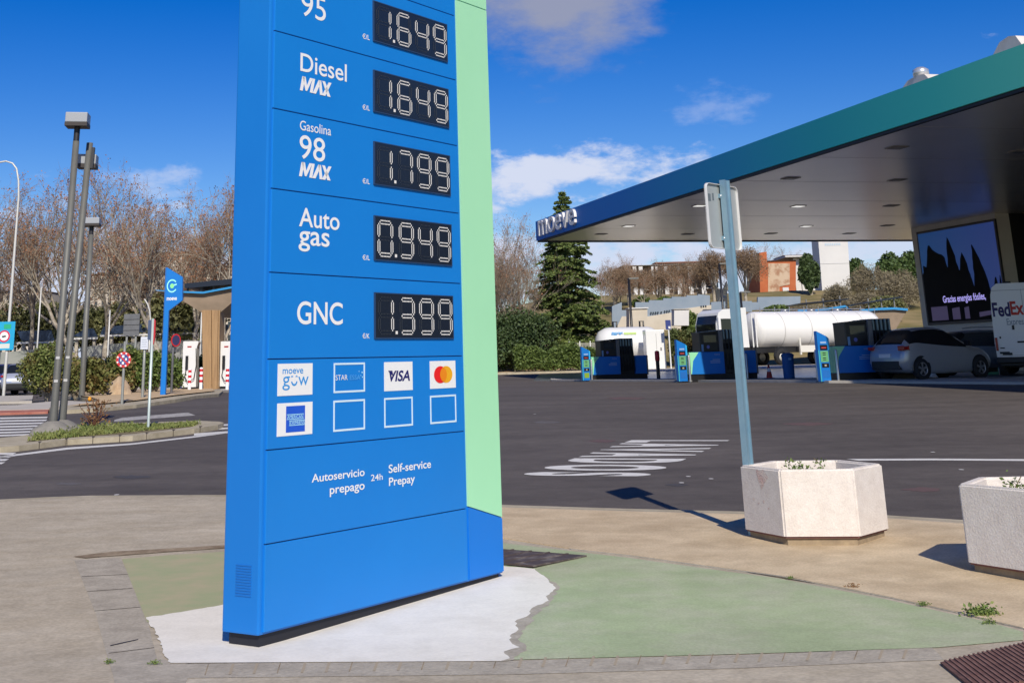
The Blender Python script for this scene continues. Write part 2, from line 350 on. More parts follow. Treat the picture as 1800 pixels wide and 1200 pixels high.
# iron covers
def cover(name, pts, label, ridges, iron=None, rib=None):
    P = [gnd(*p) for p in pts]; c = sum(P) / len(P)
    t = thing(name, label, 'manhole cover', (c[0], c[1], gz(c[0], c[1]) + .0385))
    m = MB().mat(iron or A_IRON); q = [(p[0] - c[0], p[1] - c[1]) for p in P]; m.prism(q, 'z', 0, .012); m.build('lid', t)
    f = MB().mat(rib or mat('iron_rib', (.16, .075, .055), .75, metal=.0, col2=(.24, .13, .10), scale=14))
    a, b, c_, d = [Vector((*p, 0)) for p in q]
    for k in range(1, ridges):
        u = k / ridges; p0 = a.lerp(b, u); p1 = d.lerp(c_, u); dirn = (b - a).normalized() * .008
        v = [p0 - dirn, p0 + dirn, p1 + dirn, p1 - dirn]; f.prism([(z.x, z.y) for z in v], 'z', .012, .018)
    f.build('rib', t); return t
cover('manhole_cover', [(872, 972), (1032, 987), (938, 1008), (790, 992)], 'flat dark rusty cover on the ground just behind the tall blue price totem', 5, mat('dark_iron', (.075, .055, .05), .8, col2=(.24, .21, .19), scale=5, mix=(.5, .7)), mat('dark_iron_rib', (.085, .062, .055), .8, col2=(.2, .17, .155), scale=5, mix=(.5, .7)))
cover('drain_cover', [(1655, 1181), (1830, 1139), (1920, 1190), (1720, 1235)], 'ribbed red-brown rusty iron cover in the near right corner pavement', 22)

# road with the traffic island
def stripe(name, pts, m=A_LINE, dz=.004): return sheet(name, [g2(*p) for p in pts], dz, m)
isl_out = [(-60, 800), (0, 796), (33, 793), (119, 782), (233, 775), (341, 762), (383, 755), (393, 751)]
isl_in = [(385, 749), (345, 747), (233, 751), (175, 756), (119, 761), (85, 764), (60, 771), (30, 776), (-60, 783)]
sheet('island_kerb', [g2(*p) for p in isl_out + isl_in], .10, A_KERB, thick=.13)
sheet('island_soil', [g2(*p) for p in [(45, 787), (119, 778.5), (233, 771.5), (335, 759), (352, 752), (233, 752.8), (175, 757.6), (125, 762), (80, 767)]], .106, mat('island_soil', (.16, .13, .07), .95, col2=(.25, .2, .1), scale=3))
for k in range(7):                                 # kerb joints on the island
    t = (k + .6) / 7; x = 40 + 330 * t; y = np.interp(x, [q[0] for q in isl_out], [q[1] for q in isl_out])
    a, b = gnd(x - .8, y), gnd(x + .9, y); a2 = gnd(x + 1, y - 3)
    sheet('kerb_joint', [(a[0], a[1] - .004), (b[0], b[1] - .004), (a2[0] + .04, a2[1]), (a2[0] - .03, a2[1])], .103, A_JOINTD, thick=.10)
stripe('edge_line', [(-40, 807), (33, 797.5), (119, 786.5), (233, 779), (341, 766.5), (410, 757.5), (410, 760), (341, 769), (233, 781.5), (119, 790), (33, 800.5), (-40, 811)])
stripe('edge_line', [(341, 762), (420, 757), (420, 760), (341, 766)], dz=.008)
for y in (746.5, 752.5): stripe('road_marking', [(378, y), (420, y - 2.4), (420, y + .4), (374, y + 3)])
for k in range(4): stripe('crosswalk_stripe', [(-70, 797 + k * 5.4), (29 - k * 6.5, 795.5 + k * 5.6), (22 - k * 6.5, 798.8 + k * 5.6), (-70, 800.4 + k * 5.4)])
for k in range(8): stripe('crosswalk_stripe', [(-80, 735 + k * 5.3), (84 - k * 1.4, 732.3 + k * 4.9), (82 - k * 1.4, 734.8 + k * 4.9), (-80, 738 + k * 5.3)])
stripe('arrow_marking', [(201, 738), (215, 734), (330, 725), (344, 730), (250, 737), (201, 741)], A_LINEW)
sheet('red_tactile_strip', [g2(*p) for p in [(-80, 732), (84, 727), (86, 723), (-80, 727)]], .06, A_RED, thick=.08)
sheet('pale_pavement', [g2(*p) for p in [(-80, 727), (86, 723), (172, 711), (110, 707), (48, 713), (30, 716), (-80, 719)]], .07, A_PALE, thick=.1)
sheet('pale_pavement', [g2(*p) for p in [(-120, 712), (56, 709), (58, 697), (-120, 701)]], .07, A_PALE, thick=.1)
# sandy bed of the charging area with its kerb
bed = [(86, 723), (110, 727.5), (170, 724), (240, 717), (310, 707), (385, 697), (392, 691), (380, 685), (240, 688), (160, 690), (110, 700), (172, 711)]
sheet('bed_kerb', [g2(*p) for p in bed], .10, A_KERB, thick=.12)
sheet('soil_bed', [g2(*p) for p in [(120, 722), (170, 718.5), (240, 711.5), (310, 701.5), (378, 693), (372, 687), (240, 689), (160, 691), (120, 700), (176, 712)]], .14, A_DIRT)
sheet('charging_pavement', [g2(*p) for p in [(240, 688), (440, 690), (470, 676), (300, 676), (160, 684), (160, 690)]], .10, A_PALE, thick=.12)
# forecourt pad
sheet('forecourt', [g2(*p) for p in [(1015, 668.5), (1200, 669.5), (1457, 671.5), (1900, 675)]] + [(60, 60), (60, 85.9), (4.4, 85.9), (3.6, 76)], .05, A_PAD, thick=.07)
sheet('forecourt_kerb', [g2(*p) for p in [(968, 669.5), (1200, 671), (1457, 673), (1920, 677), (1920, 673), (1457, 669.5), (1200, 667.6), (968, 667)]], .075, mat('pad_edge', (.42, .38, .32), .85, col2=(.5, .46, .4), scale=3), thick=.09)
sheet('verge_kerb', [(-30, 88.6), (9.4, 89.4), (9.4, 89.9), (-30, 89.1)], .12, A_KERB, thick=.14)
sheet('verge', [(-30, 89), (9.4, 89.8), (9.4, 112), (-30, 112)], .10, A_DIRT, h=hz)
sheet('service_yard', [(9.4, 86), (34, 86), (34, 100), (9.4, 100)], .06, A_PALE)
stripe('lane_line', [(1488, 806.6), (1640, 806), (1860, 807.4), (1860, 810.6), (1640, 809), (1510, 809.6)])
for (px, py, w_, h_, c_) in [(1060, 775, 26, 3.2, (.115, .070, .062)), (1190, 852, 20, 3.0, (.062, .056, .055)), (1100, 700, 40, 2.4, (.105, .094, .086)), (1420, 745, 46, 3.0, (.080, .071, .066)), (960, 742, 30, 2.4, (.112, .100, .092)), (230, 838, 40, 3.2, (.106, .094, .086)), (120, 850, 26, 3.0, (.080, .071, .066)), (1620, 860, 36, 4.0, (.082, .073, .067))]:
    P_ = [g2(px + math.cos(a_) * w_ * random.uniform(.6, 1.1), py + math.sin(a_) * h_ * random.uniform(.6, 1.1)) for a_ in np.linspace(0, 6.283, 25)[:-1]]
    sheet('oil_stain', P_, .0022, mat('asphalt_stain_' + 'abcdefgh'[int(px) % 8], c_, .8, col2=tuple(v * 1.12 for v in c_), scale=2.5, speck=((70, .82, 1.2),)))
for (px, py) in [(1210, 838), (1250, 842), (1640, 795), (1690, 826), (1198, 849), (205, 870), (940, 728)]:
    q_ = gnd(px, py); tag(sheet('scrap', [(q_[0] + math.cos(a_) * .035, q_[1] + math.sin(a_) * .05) for a_ in np.linspace(0, 6.283, 7)[:-1]], .008, A_LINE, kind=None), 'tiny white scrap of paper lying on the dark asphalt', 'litter', 'white scraps on the asphalt')
# the word on the asphalt, read from the right-hand side, tops of the letters away to the right
pb, pt = gnd(1130, 779), gnd(905, 840)               # feet of the first and the last letter
ptop = gnd(1281, 773.5)
rd = Vector((pt[0] - pb[0], pt[1] - pb[1])); up = Vector((ptop[0] - gnd(1105, 773.5)[0], ptop[1] - gnd(1105, 773.5)[1]))
o_ = Vector((gnd(1108, 773.8)[0], gnd(1108, 773.8)[1])); fl = Vector((gnd(912, 836)[0], gnd(912, 836)[1])); rd = fl - o_
me_v, me_f = glyphs('LAVADOS', .042, 0, 1.5)
xs = [q[0] for q in me_v]; ys = [q[1] for q in me_v]
vv = []
for q in me_v:
    u = (q[0] - min(xs)) / (max(xs) - min(xs)); w = (q[1] - min(ys)) / (max(ys) - min(ys))
    P = o_ + rd * u + up * w; vv.append((P.x, P.y, gz(P.x, P.y) + .006))
me = bpy.data.meshes.new('road_lettering'); me.from_pydata(vv, [], me_f); me.materials.append(A_LINE)
ob = bpy.data.objects.new('road_lettering', me); COL.objects.link(ob)
tag(ob, 'white word LAVADOS painted in stretched letters on the dark asphalt', 'road marking')
# a few tufts of weed, each in its own joint
M_WEED = mat('weed_green', (.09, .16, .03), .7, col2=(.14, .2, .05), scale=9, island=(.2, .24, .06))
for (px, py, s, lab) in [(1730, 1092, .05, 'largest green weed tuft in the joint beside the near right planter'), (1742, 1108, .024, 'small weed just below the largest tuft on the green paint'),
                         (1500, 1043, .022, 'brownish weed tuft in the middle of the green paint edge'), (1625, 1075, .022, 'flat weed in the joint between beige apron and green paint'),
                         (190, 1178, .018, 'tiny weed on the left edge of the paver strip'), (270, 1180, .018, 'tiny weed at the corner of the white paint patch'), (1390, 1027, .016, 'tiny weed at the paint edge below the left planter')]:
    p = gnd(px, py); n = int(420 if s > .04 else 130)
    Q = np.stack([rng.normal(0, s, n), rng.normal(0, s * .7, n), np.abs(rng.normal(0, s * .5, n))], 1)
    o = leaves('weed', Q, s * .26, mat('dry_weed', (.22, .12, .05), .8) if 'brown' in lab else M_WEED, up=1.); o.location = (p[0], p[1], gz(p[0], p[1]) + .042); tag(o, lab, 'weed', 'weeds in the pavement joints')
# grass on the island
Gp = []
poly = [g2(*p) for p in [(50, 786), (119, 778), (233, 771), (335, 758.5), (345, 752.5), (233, 753.5), (175, 758), (125, 763), (85, 767)]]
for _ in range(9000):
    t = random.random(); u = random.random(); n = 4
    a = np.array(poly[0]) * (1 - t) + np.array(poly[3]) * t; b = np.array(poly[8]) * (1 - t) + np.array(poly[4]) * t
    q = a * (1 - u) + b * u; q = q + rng.normal(0, .05, 2)
    Gp.append((q[0], q[1], gz(*q) + .11 + abs(random.gauss(0, .015 + .035 * (math.sin(q[0] * 2.2) * .5 + .5)))))
tag(leaves('grass', Gp, .038, mat('grass_blades', (.085, .15, .03), .8, col2=(.19, .2, .06), scale=1.2, island=(.22, .24, .07)), up=2., aspect=.35), kind='stuff', label='short patchy grass on the traffic island', cat=None)

# ------------------------------------------------------------------ the price totem
TA = .5978; TO = Vector((-1.304, 8.7747, 0)); TW, TD = 2.735, .308
def sh(px, py):                                     # point of the totem's front: metres along it, metres up
    r = ray(px, py); n = np.array([math.cos(TA), -math.sin(TA), 0]); d = np.array([math.sin(TA), math.cos(TA), 0]); O = np.array([*TO])
    s = ((O - [0, 0, EYE]) @ n) / (r @ n); P = r * s + [0, 0, EYE]; return float((P - O) @ d), float(P[2])
B_BLUE = mat('totem_blue', (.0085, .18, .60), .38, col2=(.0095, .192, .62), scale=.9, spec=.35)
B_PANEL = mat('totem_panel_blue', (.0085, .200, .63), .36, col2=(.0092, .21, .65), scale=1.3, spec=.35)
B_GROOVE = mat('panel_groove', (.004, .035, .16), .7)
B_MINT = mat('totem_mint', (.37, .75, .46), .42, col2=(.385, .77, .475), scale=.8, spec=.3)
B_BASE = mat('totem_corner_blue', (.009, .185, .66), .4, spec=.3)
B_WHITE = mat('letter_white', (.82, .82, .82), .5)
B_OUT = mat('outline_white', (.62, .78, .88), .5)
B_BLACK = mat('plinth_black', (.012, .013, .02), .6)
B_SCREEN = mat('display_black', (.014, .020, .034), .22, spec=.5)
B_DOT = mat('display_dot_lit', (.74, .72, .69), .5, emit=.08)
B_DIM = mat('display_dot_off', (.045, .052, .062), .5)
tot = thing('price_totem', 'tall bright blue fuel price totem with mint green edge and black price displays', 'price sign', TO, math.pi / 2 - TA)
TOP = 6.3
b = MB().mat(B_BLUE); b.box(0, TW, .006, TD, .06, TOP, .012); b.build('body', tot)
b = MB().mat(B_BLACK); b.box(.035, TW - .03, .03, TD - .03, -.15, .064); b.build('plinth', tot)
lines = [5.45, 4.91, 4.37, 3.824, 3.2826, 2.743, 2.1988, 1.6557, 1.1088, .5644, .075]
XL, XR = .035, 2.232
G = .0034
b = MB().mat(B_GROOVE); b.box(XL + .001, XR - .001, .002, .02, .075, 5.45); b.build('groove_backing', tot)
panels = []
for i in range(len(lines) - 1):
    z1, z0 = lines[i] - G, lines[i + 1] + (G if i < len(lines) - 2 else 0)
    p = MB().mat(B_PANEL); p.box(XL, XR, -.008, .012, z0, z1, .003)
    nm = 'price_panel' if i < 7 else 'payment_panel' if i == 7 else 'service_panel' if i == 8 else 'base_panel'
    panels.append(p.build(nm, tot))
# the mint strip and the blue corner below it
s0 = 2.262
mt = MB().mat(B_MINT); mt.prism([(s0, .578), (TW - .012, .458), (TW - .012, 4.515), (s0, 4.515)], 'y', -.008, .012); mt.prism([(s0, 4.524), (TW - .012, 4.524), (TW - .012, 5.45), (s0, 5.45)], 'y', -.008, .012); mt.build('mint_strip', tot)
mt = MB().mat(B_BASE); mt.prism([(s0, .075), (TW - .012, .075), (TW - .012, .450), (s0, .570)], 'y', -.008, .012); mt.build('corner_panel', tot)
YF = -.0105
def lettering(parent, s, xl, xr, top, bot, m=B_WHITE, name='lettering', fat=0., shear=0., space=1., dy=0., fix=None):
    x0, x1 = sh(*xl)[0], sh(*xr)[0]; z1, z0 = sh(*top)[1], sh(*bot)[1]
    b = MB().mat(m); word(b, s, x0, x1, z0, z1, YF - dy, fat, shear, space); return b.build(name, parent, recalc=False)
P95, PD, P98, PA, PG, PAY, SVC = panels[2], panels[3], panels[4], panels[5], panels[6], panels[7], panels[8]
lettering(P95, '95', (527.4, 26), (570.8, 26), (548, -8), (548, 33.2))
lettering(PD, 'Diesel', (526, 127), (607.6, 127), (607, 114.2), (607, 145), fat=.008)
for pn, xl, xr, tp, bt_ in ((PD, (525.2, 155), (580.6, 155), (580, 146.6), (580, 171.6)), (P98, (523.7, 300), (580.6, 300), (580, 293.4), (580, 318.2))):
    b = MB().mat(B_WHITE); x0, x1 = sh(*xl)[0], sh(*xr)[0]; z1, z0 = sh(*tp)[1], sh(*bt_)[1]; w_ = x1 - x0; h_ = z1 - z0
    def st(pts): b.prism([(x0 + u * w_, z0 + v * h_) for u, v in pts], 'y', YF - .001, YF)
    # heavy slanted M, an A without its bar, X
    st([(0, 0), (.085, 0), (.16, 1), (.07, 1)]); st([(.07, 1), (.17, 1), (.215, .42), (.175, .05)]); st([(.175, .05), (.215, .42), (.31, 1), (.40, 1), (.22, .05)]); st([(.31, 0), (.395, 0), (.47, 1), (.40, 1), (.345, .55)])
    st([(.40, 0), (.50, 0), (.63, .72), (.65, 1), (.585, 1)]); st([(.585, 1), (.665, 1), (.72, 0), (.63, 0)])
    st([(.70, 1), (.79, 1), (.97, 0), (.87, 0)]); st([(.91, 1), (1.0, 1), (.80, 0), (.70, 0)])
    b.build('lettering', pn)
lettering(P98, 'Gasolina', (525.2, 228), (580, 228), (580, 222.6), (580, 239.2), fat=.003)
lettering(P98, '98', (524.6, 260), (569.6, 260), (547, 240.6), (547, 282.4), fat=.004)
lettering(PA, 'Auto', (523.7, 390), (594.8, 390), (559, 368.6), (559, 401.8), fat=.010)
lettering(PA, 'gas', (523, 425), (577.2, 425), (550, 407.8), (550, 443.6), fat=.010)
lettering(PG, 'GNC', (520.2, 550), (600.4, 550), (560, 530.4), (560, 570.6), fat=.012)
for pn, u, yy in ((P95, '€/L', 65.2), (PD, '€/L', 189.5), (P98, '€/L', 318.8), (PA, '€/L', 452.6), (PG, '€/K', 590.2)):
    lettering(pn, u, (635.2, yy), (648 if u[2] == 'L' else 647.6, yy), (641, yy - 4.6), (641, yy + 4.6), fat=.012)
lettering(SVC, 'Autoservicio', (545.8, 838), (638.8, 838), (592, 827.4), (592, 841.8), fat=.012)
lettering(SVC, 'prepago', (577.6, 860), (638.8, 860), (608, 853.4), (608, 868.6), fat=.012)
lettering(SVC, '24h', (650, 838), (670.6, 838), (660, 832.6), (660, 843.8), fat=.004)
lettering(SVC, 'Self-service', (681.2, 822), (755.6, 822), (718, 811.8), (718, 826.4), fat=.012)
lettering(SVC, 'Prepay', (681.6, 846), (727.4, 846), (704, 836.2), (704, 855.2), fat=.012)
# payment badges
def badge(tl, br, outline):
    x0, z1 = sh(*tl); x1, z0 = sh(*br); b = MB()
    if outline:
        t = .0125; b.mat(B_OUT)
        b.box(x0, x1, YF, -.008, z1 - t, z1); b.box(x0, x1, YF, -.008, z0, z0 + t); b.box(x0, x0 + t, YF, -.008, z0 + t, z1 - t); b.box(x1 - t, x1, YF, -.008, z0 + t, z1 - t)
    else: b.mat(B_WHITE); b.box(x0, x1, YF, -.008, z0, z1)
    return b, x0, x1, z0, z1
B_LBLUE = mat('logo_blue', (.03, .29, .70), .5); B_NAVY = mat('logo_navy', (.012, .012, .13), .5); B_RED = mat('logo_red', (.78, .012, .012), .5); B_ORANGE = mat('logo_orange', (.80, .24, .005), .5)
B_YEL = mat('logo_yellow', (.83, .40, .01), .5); B_AMEX = mat('card_blue', (.012, .095, .60), .5); B_CYAN = mat('pale_cyan', (.10, .42, .85), .5); B_STAR = mat('star_cyan', (.45, .85, .95), .5)
def ring(b, cx, cz, r, w, y, a0=0, a1=360, n=24, sx=1.):
    for k in range(n):
        p, q = R(a0 + (a1 - a0) * k / n), R(a0 + (a1 - a0) * (k + 1) / n)
        b.add([(cx + math.cos(p) * r * sx, y, cz + math.sin(p) * r), (cx + math.cos(q) * r * sx, y, cz + math.sin(q) * r), (cx + math.cos(q) * (r - w) * sx, y, cz + math.sin(q) * (r - w)), (cx + math.cos(p) * (r - w) * sx, y, cz + math.sin(p) * (r - w))], [(0, 1, 2, 3)])
def disc(b, cx, cz, r, y, n=28, sx=1.):
    b.add([(cx + math.cos(2 * math.pi * k / n) * r * sx, y, cz + math.sin(2 * math.pi * k / n) * r) for k in range(n)], [list(range(n))])
Y1 = YF - .0012; Y2 = YF - .0024; Y3 = YF - .0036
b, x0, x1, z0, z1 = badge((486.6, 639.4), (547, 693), False); w_, h_ = x1 - x0, z1 - z0
b.mat(B_LBLUE); word(b, 'moeve', x0 + .13 * w_, x0 + .72 * w_, z0 + .68 * h_, z0 + .83 * h_, Y1, .01)
word(b, 'g', x0 + .13 * w_, x0 + .34 * w_, z0 + .17 * h_, z0 + .60 * h_, Y1, .0); word(b, 'w', x0 + .58 * w_, x0 + .88 * w_, z0 + .30 * h_, z0 + .58 * h_, Y1, .0)
ring(b, x0 + .465 * w_, z0 + .45 * h_, .155 * h_, .06 * h_, Y1, 185, 355, 16)
for q in (.40, .53): ring(b, x0 + q * w_, z0 + .56 * h_, .06 * h_, .035 * h_, Y1, 20, 160, 8)
b.build('payment_badge', PAY)
b, x0, x1, z0, z1 = badge((585, 638), (639.6, 688), True); w_, h_ = x1 - x0, z1 - z0
b.mat(B_WHITE); word(b, 'STAR', x0 + .05 * w_, x0 + .43 * w_, z0 + .42 * h_, z0 + .60 * h_, Y1, .0); b.mat(B_CYAN); word(b, 'ESSA', x0 + .50 * w_, x0 + .84 * w_, z0 + .42 * h_, z0 + .58 * h_, Y1, -.004)
b.mat(B_STAR)
for (u, v, r) in ((.80, .70, .02), (.90, .66, .032), (.86, .56, .018), (.91, .50, .025)): disc(b, x0 + u * w_, z0 + v * h_, r * h_, Y1, 8)
b.build('payment_badge', PAY)
b, x0, x1, z0, z1 = badge((673.4, 636.4), (723.6, 685), False); w_, h_ = x1 - x0, z1 - z0
b.mat(B_NAVY); word(b, 'VISA', x0 + .16 * w_, x0 + .90 * w_, z0 + .32 * h_, z0 + .70 * h_, Y1, .025, .22)
b.add([(x0 + .12 * w_, Y2, z0 + .70 * h_), (x0 + .27 * w_, Y2, z0 + .70 * h_), (x0 + .31 * w_, Y2, z0 + .50 * h_)], [(0, 2, 1)]); b.build('payment_badge', PAY)
b, x0, x1, z0, z1 = badge((753.6, 634.6), (799.4, 681), False); w_, h_ = x1 - x0, z1 - z0
rr = .31 * h_; sx = .80 * w_ / h_; ca, cb, cz = x0 + .39 * w_, x0 + .62 * w_, z0 + .50 * h_
b.mat(B_YEL); disc(b, cb, cz, rr, Y1, 32, sx); b.mat(B_RED); disc(b, ca, cz, rr, Y2, 32, sx)
b.mat(B_ORANGE); hd = (cb - ca) / 2 / (rr * sx); aa = math.acos(hd); lens = [(ca + math.cos(t) * rr * sx, Y3, cz + math.sin(t) * rr) for t in np.linspace(-aa, aa, 12)] + [(cb - math.cos(t) * rr * sx, Y3, cz + math.sin(t) * rr) for t in np.linspace(aa, -aa, 12)[1:-1]]
b.add(lens, [list(range(len(lens)))]); b.build('payment_badge', PAY)
b, x0, x1, z0, z1 = badge((485.6, 709), (546.8, 762), False); w_, h_ = x1 - x0, z1 - z0
ax0, ax1 = x0 + .24 * w_, x0 + .78 * w_; b.mat(B_AMEX); b.add([(ax0, Y1, z0 + .10 * h_), (ax1, Y1, z0 + .10 * h_), (ax1, Y1, z0 + .90 * h_), (ax0, Y1, z0 + .90 * h_)], [(0, 1, 2, 3)])
b.mat(B_STAR); word(b, 'AMERICAN', ax0 + .01, ax1 - .02, z0 + .52 * h_, z0 + .62 * h_, Y2, .0); word(b, 'EXPRESS', ax0 + .10 * w_, ax1 - .004, z0 + .33 * h_, z0 + .43 * h_, Y2, .0)
for (u0, u1, v0, v1) in ((ax0 + .005, ax1 - .014, .49, .65), (ax0 + .085 * w_, ax1 - .001, .30, .46)):   # thin frames round the two words
    for (p, q, r_, s_) in ((u0, u1, v0, v0 + .018), (u0, u1, v1 - .018, v1)): b.add([(p, Y2, z0 + r_ * h_), (q, Y2, z0 + r_ * h_), (q, Y2, z0 + s_ * h_), (p, Y2, z0 + s_ * h_)], [(0, 1, 2, 3)])
b.build('payment_badge', PAY)
for tl, br in (((584.4, 704), (639.6, 754)), ((673.6, 699.4), (724, 747.4)), ((754.2, 695.4), (800.6, 741.2))):
    badge(tl, br, True)[0].build('payment_badge', PAY)
# displays: seven-segment digits of small dots
SEG = {'0': 'abcdef', '1': 'bc', '3': 'abgcd', '4': 'fgbc', '6': 'afgecd', '7': 'abc', '9': 'abcdfg'}
def digit(ch, x0, x1, z0, z1):
    b = MB(); w_, h_ = x1 - x0, z1 - z0; zm = (z0 + z1) / 2; t = .030
    segs = {'a': ((x0, z1), (x1, z1)), 'g': ((x0, zm), (x1, zm)), 'd': ((x0, z0), (x1, z0)), 'f': ((x0, zm), (x0, z1)), 'b': ((x1, zm), (x1, z1)), 'e': ((x0, z0), (x0, zm)), 'c': ((x1, z0), (x1, zm))}
    for k, (p, q) in segs.items():
        on = k in SEG[ch]; b.mat(B_DOT if on else B_DIM)
        p, q = Vector((p[0], 0, p[1])), Vector((q[0], 0, q[1])); d = (q - p); L = d.length; d.normalize(); n = Vector((-d.z, 0, d.x)); e = .014
        a = .0048 if on else .0034
        yy = -.0212
        def sq(c, s=a): b.add([(c.x - s, yy, c.z - s), (c.x + s, yy, c.z - s), (c.x + s, yy, c.z + s), (c.x - s, yy, c.z + s)], [(0, 1, 2, 3)])
        m_ = 9 if abs(d.z) > .5 else 7
        for i in range(m_):
            u = e + .012 + (L - 2 * e - .024) * i / (m_ - 1)
            for sgn in (-1, 1): sq(p + d * u + n * (sgn * t / 2 * .78))
        sq(p + d * e, a * 1.15); sq(q - d * e, a * 1.15)
        if on and abs(d.z) < .5:                     # the level segments read as two thin bright bars
            for sgn in (-1, 1):
                c0 = p + d * (e + .012) + n * (sgn * t / 2 * .78); c1 = q - d * (e + .012) + n * (sgn * t / 2 * .78); o_ = n * .0017
                b.add([(v.x, yy + .0004, v.z) for v in (c0 - o_, c1 - o_, c1 + o_, c0 + o_)], [(0, 1, 2, 3)])
    return b
for price, zt in (('1649', 4.262), ('1649', 3.720), ('1799', 3.180), ('0949', 2.638), ('1399', 2.094)):
    x0, x1, z1, z0 = 1.132, 2.096, zt, zt - .304
    dsp = MB().mat(B_SCREEN); dsp.box(x0, x1, -.0185, -.006, z0, z1); dsp.mat(mat('display_frame', (.02, .05, .12), .5))
    for (p, q, r_, s_) in ((x0 - .008, x1 + .008, z1, z1 + .008), (x0 - .008, x1 + .008, z0 - .008, z0), (x0 - .008, x0, z0, z1), (x1, x1 + .008, z0, z1)): dsp.box(p, q, -.021, -.006, r_, s_)
    D = dsp.build('price_display', tot)
    for i, ch in enumerate(price):
        c = x0 + .118 + i * .243 + (0 if i == 0 else .014)
        digit(ch, c - .078, c + .078, z0 + .036, z1 - .036).build('digit', D)
    pt_ = MB().mat(B_DOT); pt_.box(x0 + .235, x0 + .258, -.0205, -.0185, z0 + .024, z0 + .046); pt_.build('decimal_point', D)
# ventilation louvres on the narrow side
v = MB().mat(mat('vent_blue', (.007, .155, .52), .5))
for k in range(12):
    z = .27 + k * .0155; v.prism([(-.006, z), (.002, z - .004), (.002, z + .006)], 'x', 0, 1) if False else v.box(-.004, .003, .07, .20, z, z + .006)
v.build('vent', tot)
# ------------------------------------------------------------------ planters, back-to-front sign
C_AGG = mat('exposed_aggregate', (.66, .59, .53), .9, col2=(.78, .72, .66), scale=9, mix=(.25, .7), bump=.18, bscale=55, spec=.15, speck=((90, .93, 1.05),))
C_PLB = mat('planter_base', (.40, .31, .20), .9, col2=(.25, .19, .13), scale=6, spec=.15)
C_GROUT = mat('reddish_joint', (.22, .10, .09), .9)
C_SOIL = mat('potting_soil', (.07, .05, .035), .95, col2=(.13, .09, .06), scale=14)
C_STAIN = mat('reddish_stain', (.60, .40, .35), .9, col2=(.68, .58, .52), scale=9, mix=(.35, .6), bump=.6, bscale=75)
C_LEAF = mat('planter_leaf', (.10, .16, .04), .65, col2=(.15, .21, .06), scale=9, island=(.24, .3, .1))
def hexpts(r, a0): return [(r * math.cos(a0 + k * math.pi / 3), r * math.sin(a0 + k * math.pi / 3)) for k in range(6)]
def planter(cx, cy, a0, r, label, zb, h):
    t = thing('planter', label, 'planter', (cx, cy, gz(cx, cy) + .012), 0, 'hexagonal concrete planters on the apron')
    b = MB().mat(C_PLB); b.prism(hexpts(r - .045, a0), 'z', -.06, .085); b.build('base', t)
    b = MB().mat(C_GROUT); b.prism(hexpts(r - .018, a0), 'z', .080, .098); b.build('joint', t)
    bm = bmesh.new(); o0, o1 = hexpts(r, a0), hexpts(r - .012, a0); i0, i1 = hexpts(r - .085, a0), hexpts(r - .11, a0)
    rings = [[(x, y, z) for x, y in q] for q, z in ((i1, .1), (o0, .095), (o0, h), (i0, h), (i1, h - .25))]
    V = [[bm.verts.new(p) for p in q] for q in rings]
    for a in range(4):
        for k in range(6): bm.faces.new((V[a][k], V[a][(k + 1) % 6], V[a + 1][(k + 1) % 6], V[a + 1][k]))
    bmesh.ops.recalc_face_normals(bm, faces=bm.faces[:])
    ed = [e for e in bm.edges if all(abs(v.co.z - h) < 1e-4 for v in e.verts)] + [e for e in bm.edges if abs(e.verts[0].co.z - e.verts[1].co.z) > .3 and all(math.hypot(v.co.x, v.co.y) > r - .01 for v in e.verts)]
    bmesh.ops.bevel(bm, geom=ed, offset=.014, segments=3, affect='EDGES')
    b = MB().mat(C_AGG); b.bm(bm); bm.free(); b.build('tub', t)
    b = MB().mat(C_SOIL); b.prism(hexpts(r - .10, a0), 'z', h - .24, h - .13); b.build('soil', t)
    return t, h
pl1, ph = planter(3.05, 12.63, R(171), .622, 'hexagonal off-white concrete planter standing next to the metal sign post', .05, .625)
st = MB().mat(C_STAIN); a, b_ = hexpts(.624, R(171))[0], hexpts(.624, R(171))[1]
def onface(u, z): return (a[0] + (b_[0] - a[0]) * u, a[1] + (b_[1] - a[1]) * u, z)
q_ = rough_edge([(.42, .60), (.62, .612), (.72, .55), (.60, .50), (.52, .44), (.46, .52)], .03, .012)
st.add([(*onface(u, z)[:2], z) for u, z in q_], [list(range(len(q_)))])
st.build('stain', pl1)
for u, z, r_ in ((.3, .36, .02), (.42, .33, .014), (.55, .35, .02), (.66, .30, .012), (.5, .22, .012)): st = MB().mat(C_STAIN); st.add([(*onface(u + r_ * 1.3 * math.cos(t_), 0)[:2], z + r_ * .6 * math.sin(t_)) for t_ in np.linspace(0, 6.28, 9)[:-1]], [list(range(8))]); st.build('stain', pl1)
lc = gnd(1705, 1015); ea = math.atan2(10.0423827 - 10.47271809, 3.82441014 - 3.60717682); a2 = ea - R(240 - 180) - R(60) + R(0)
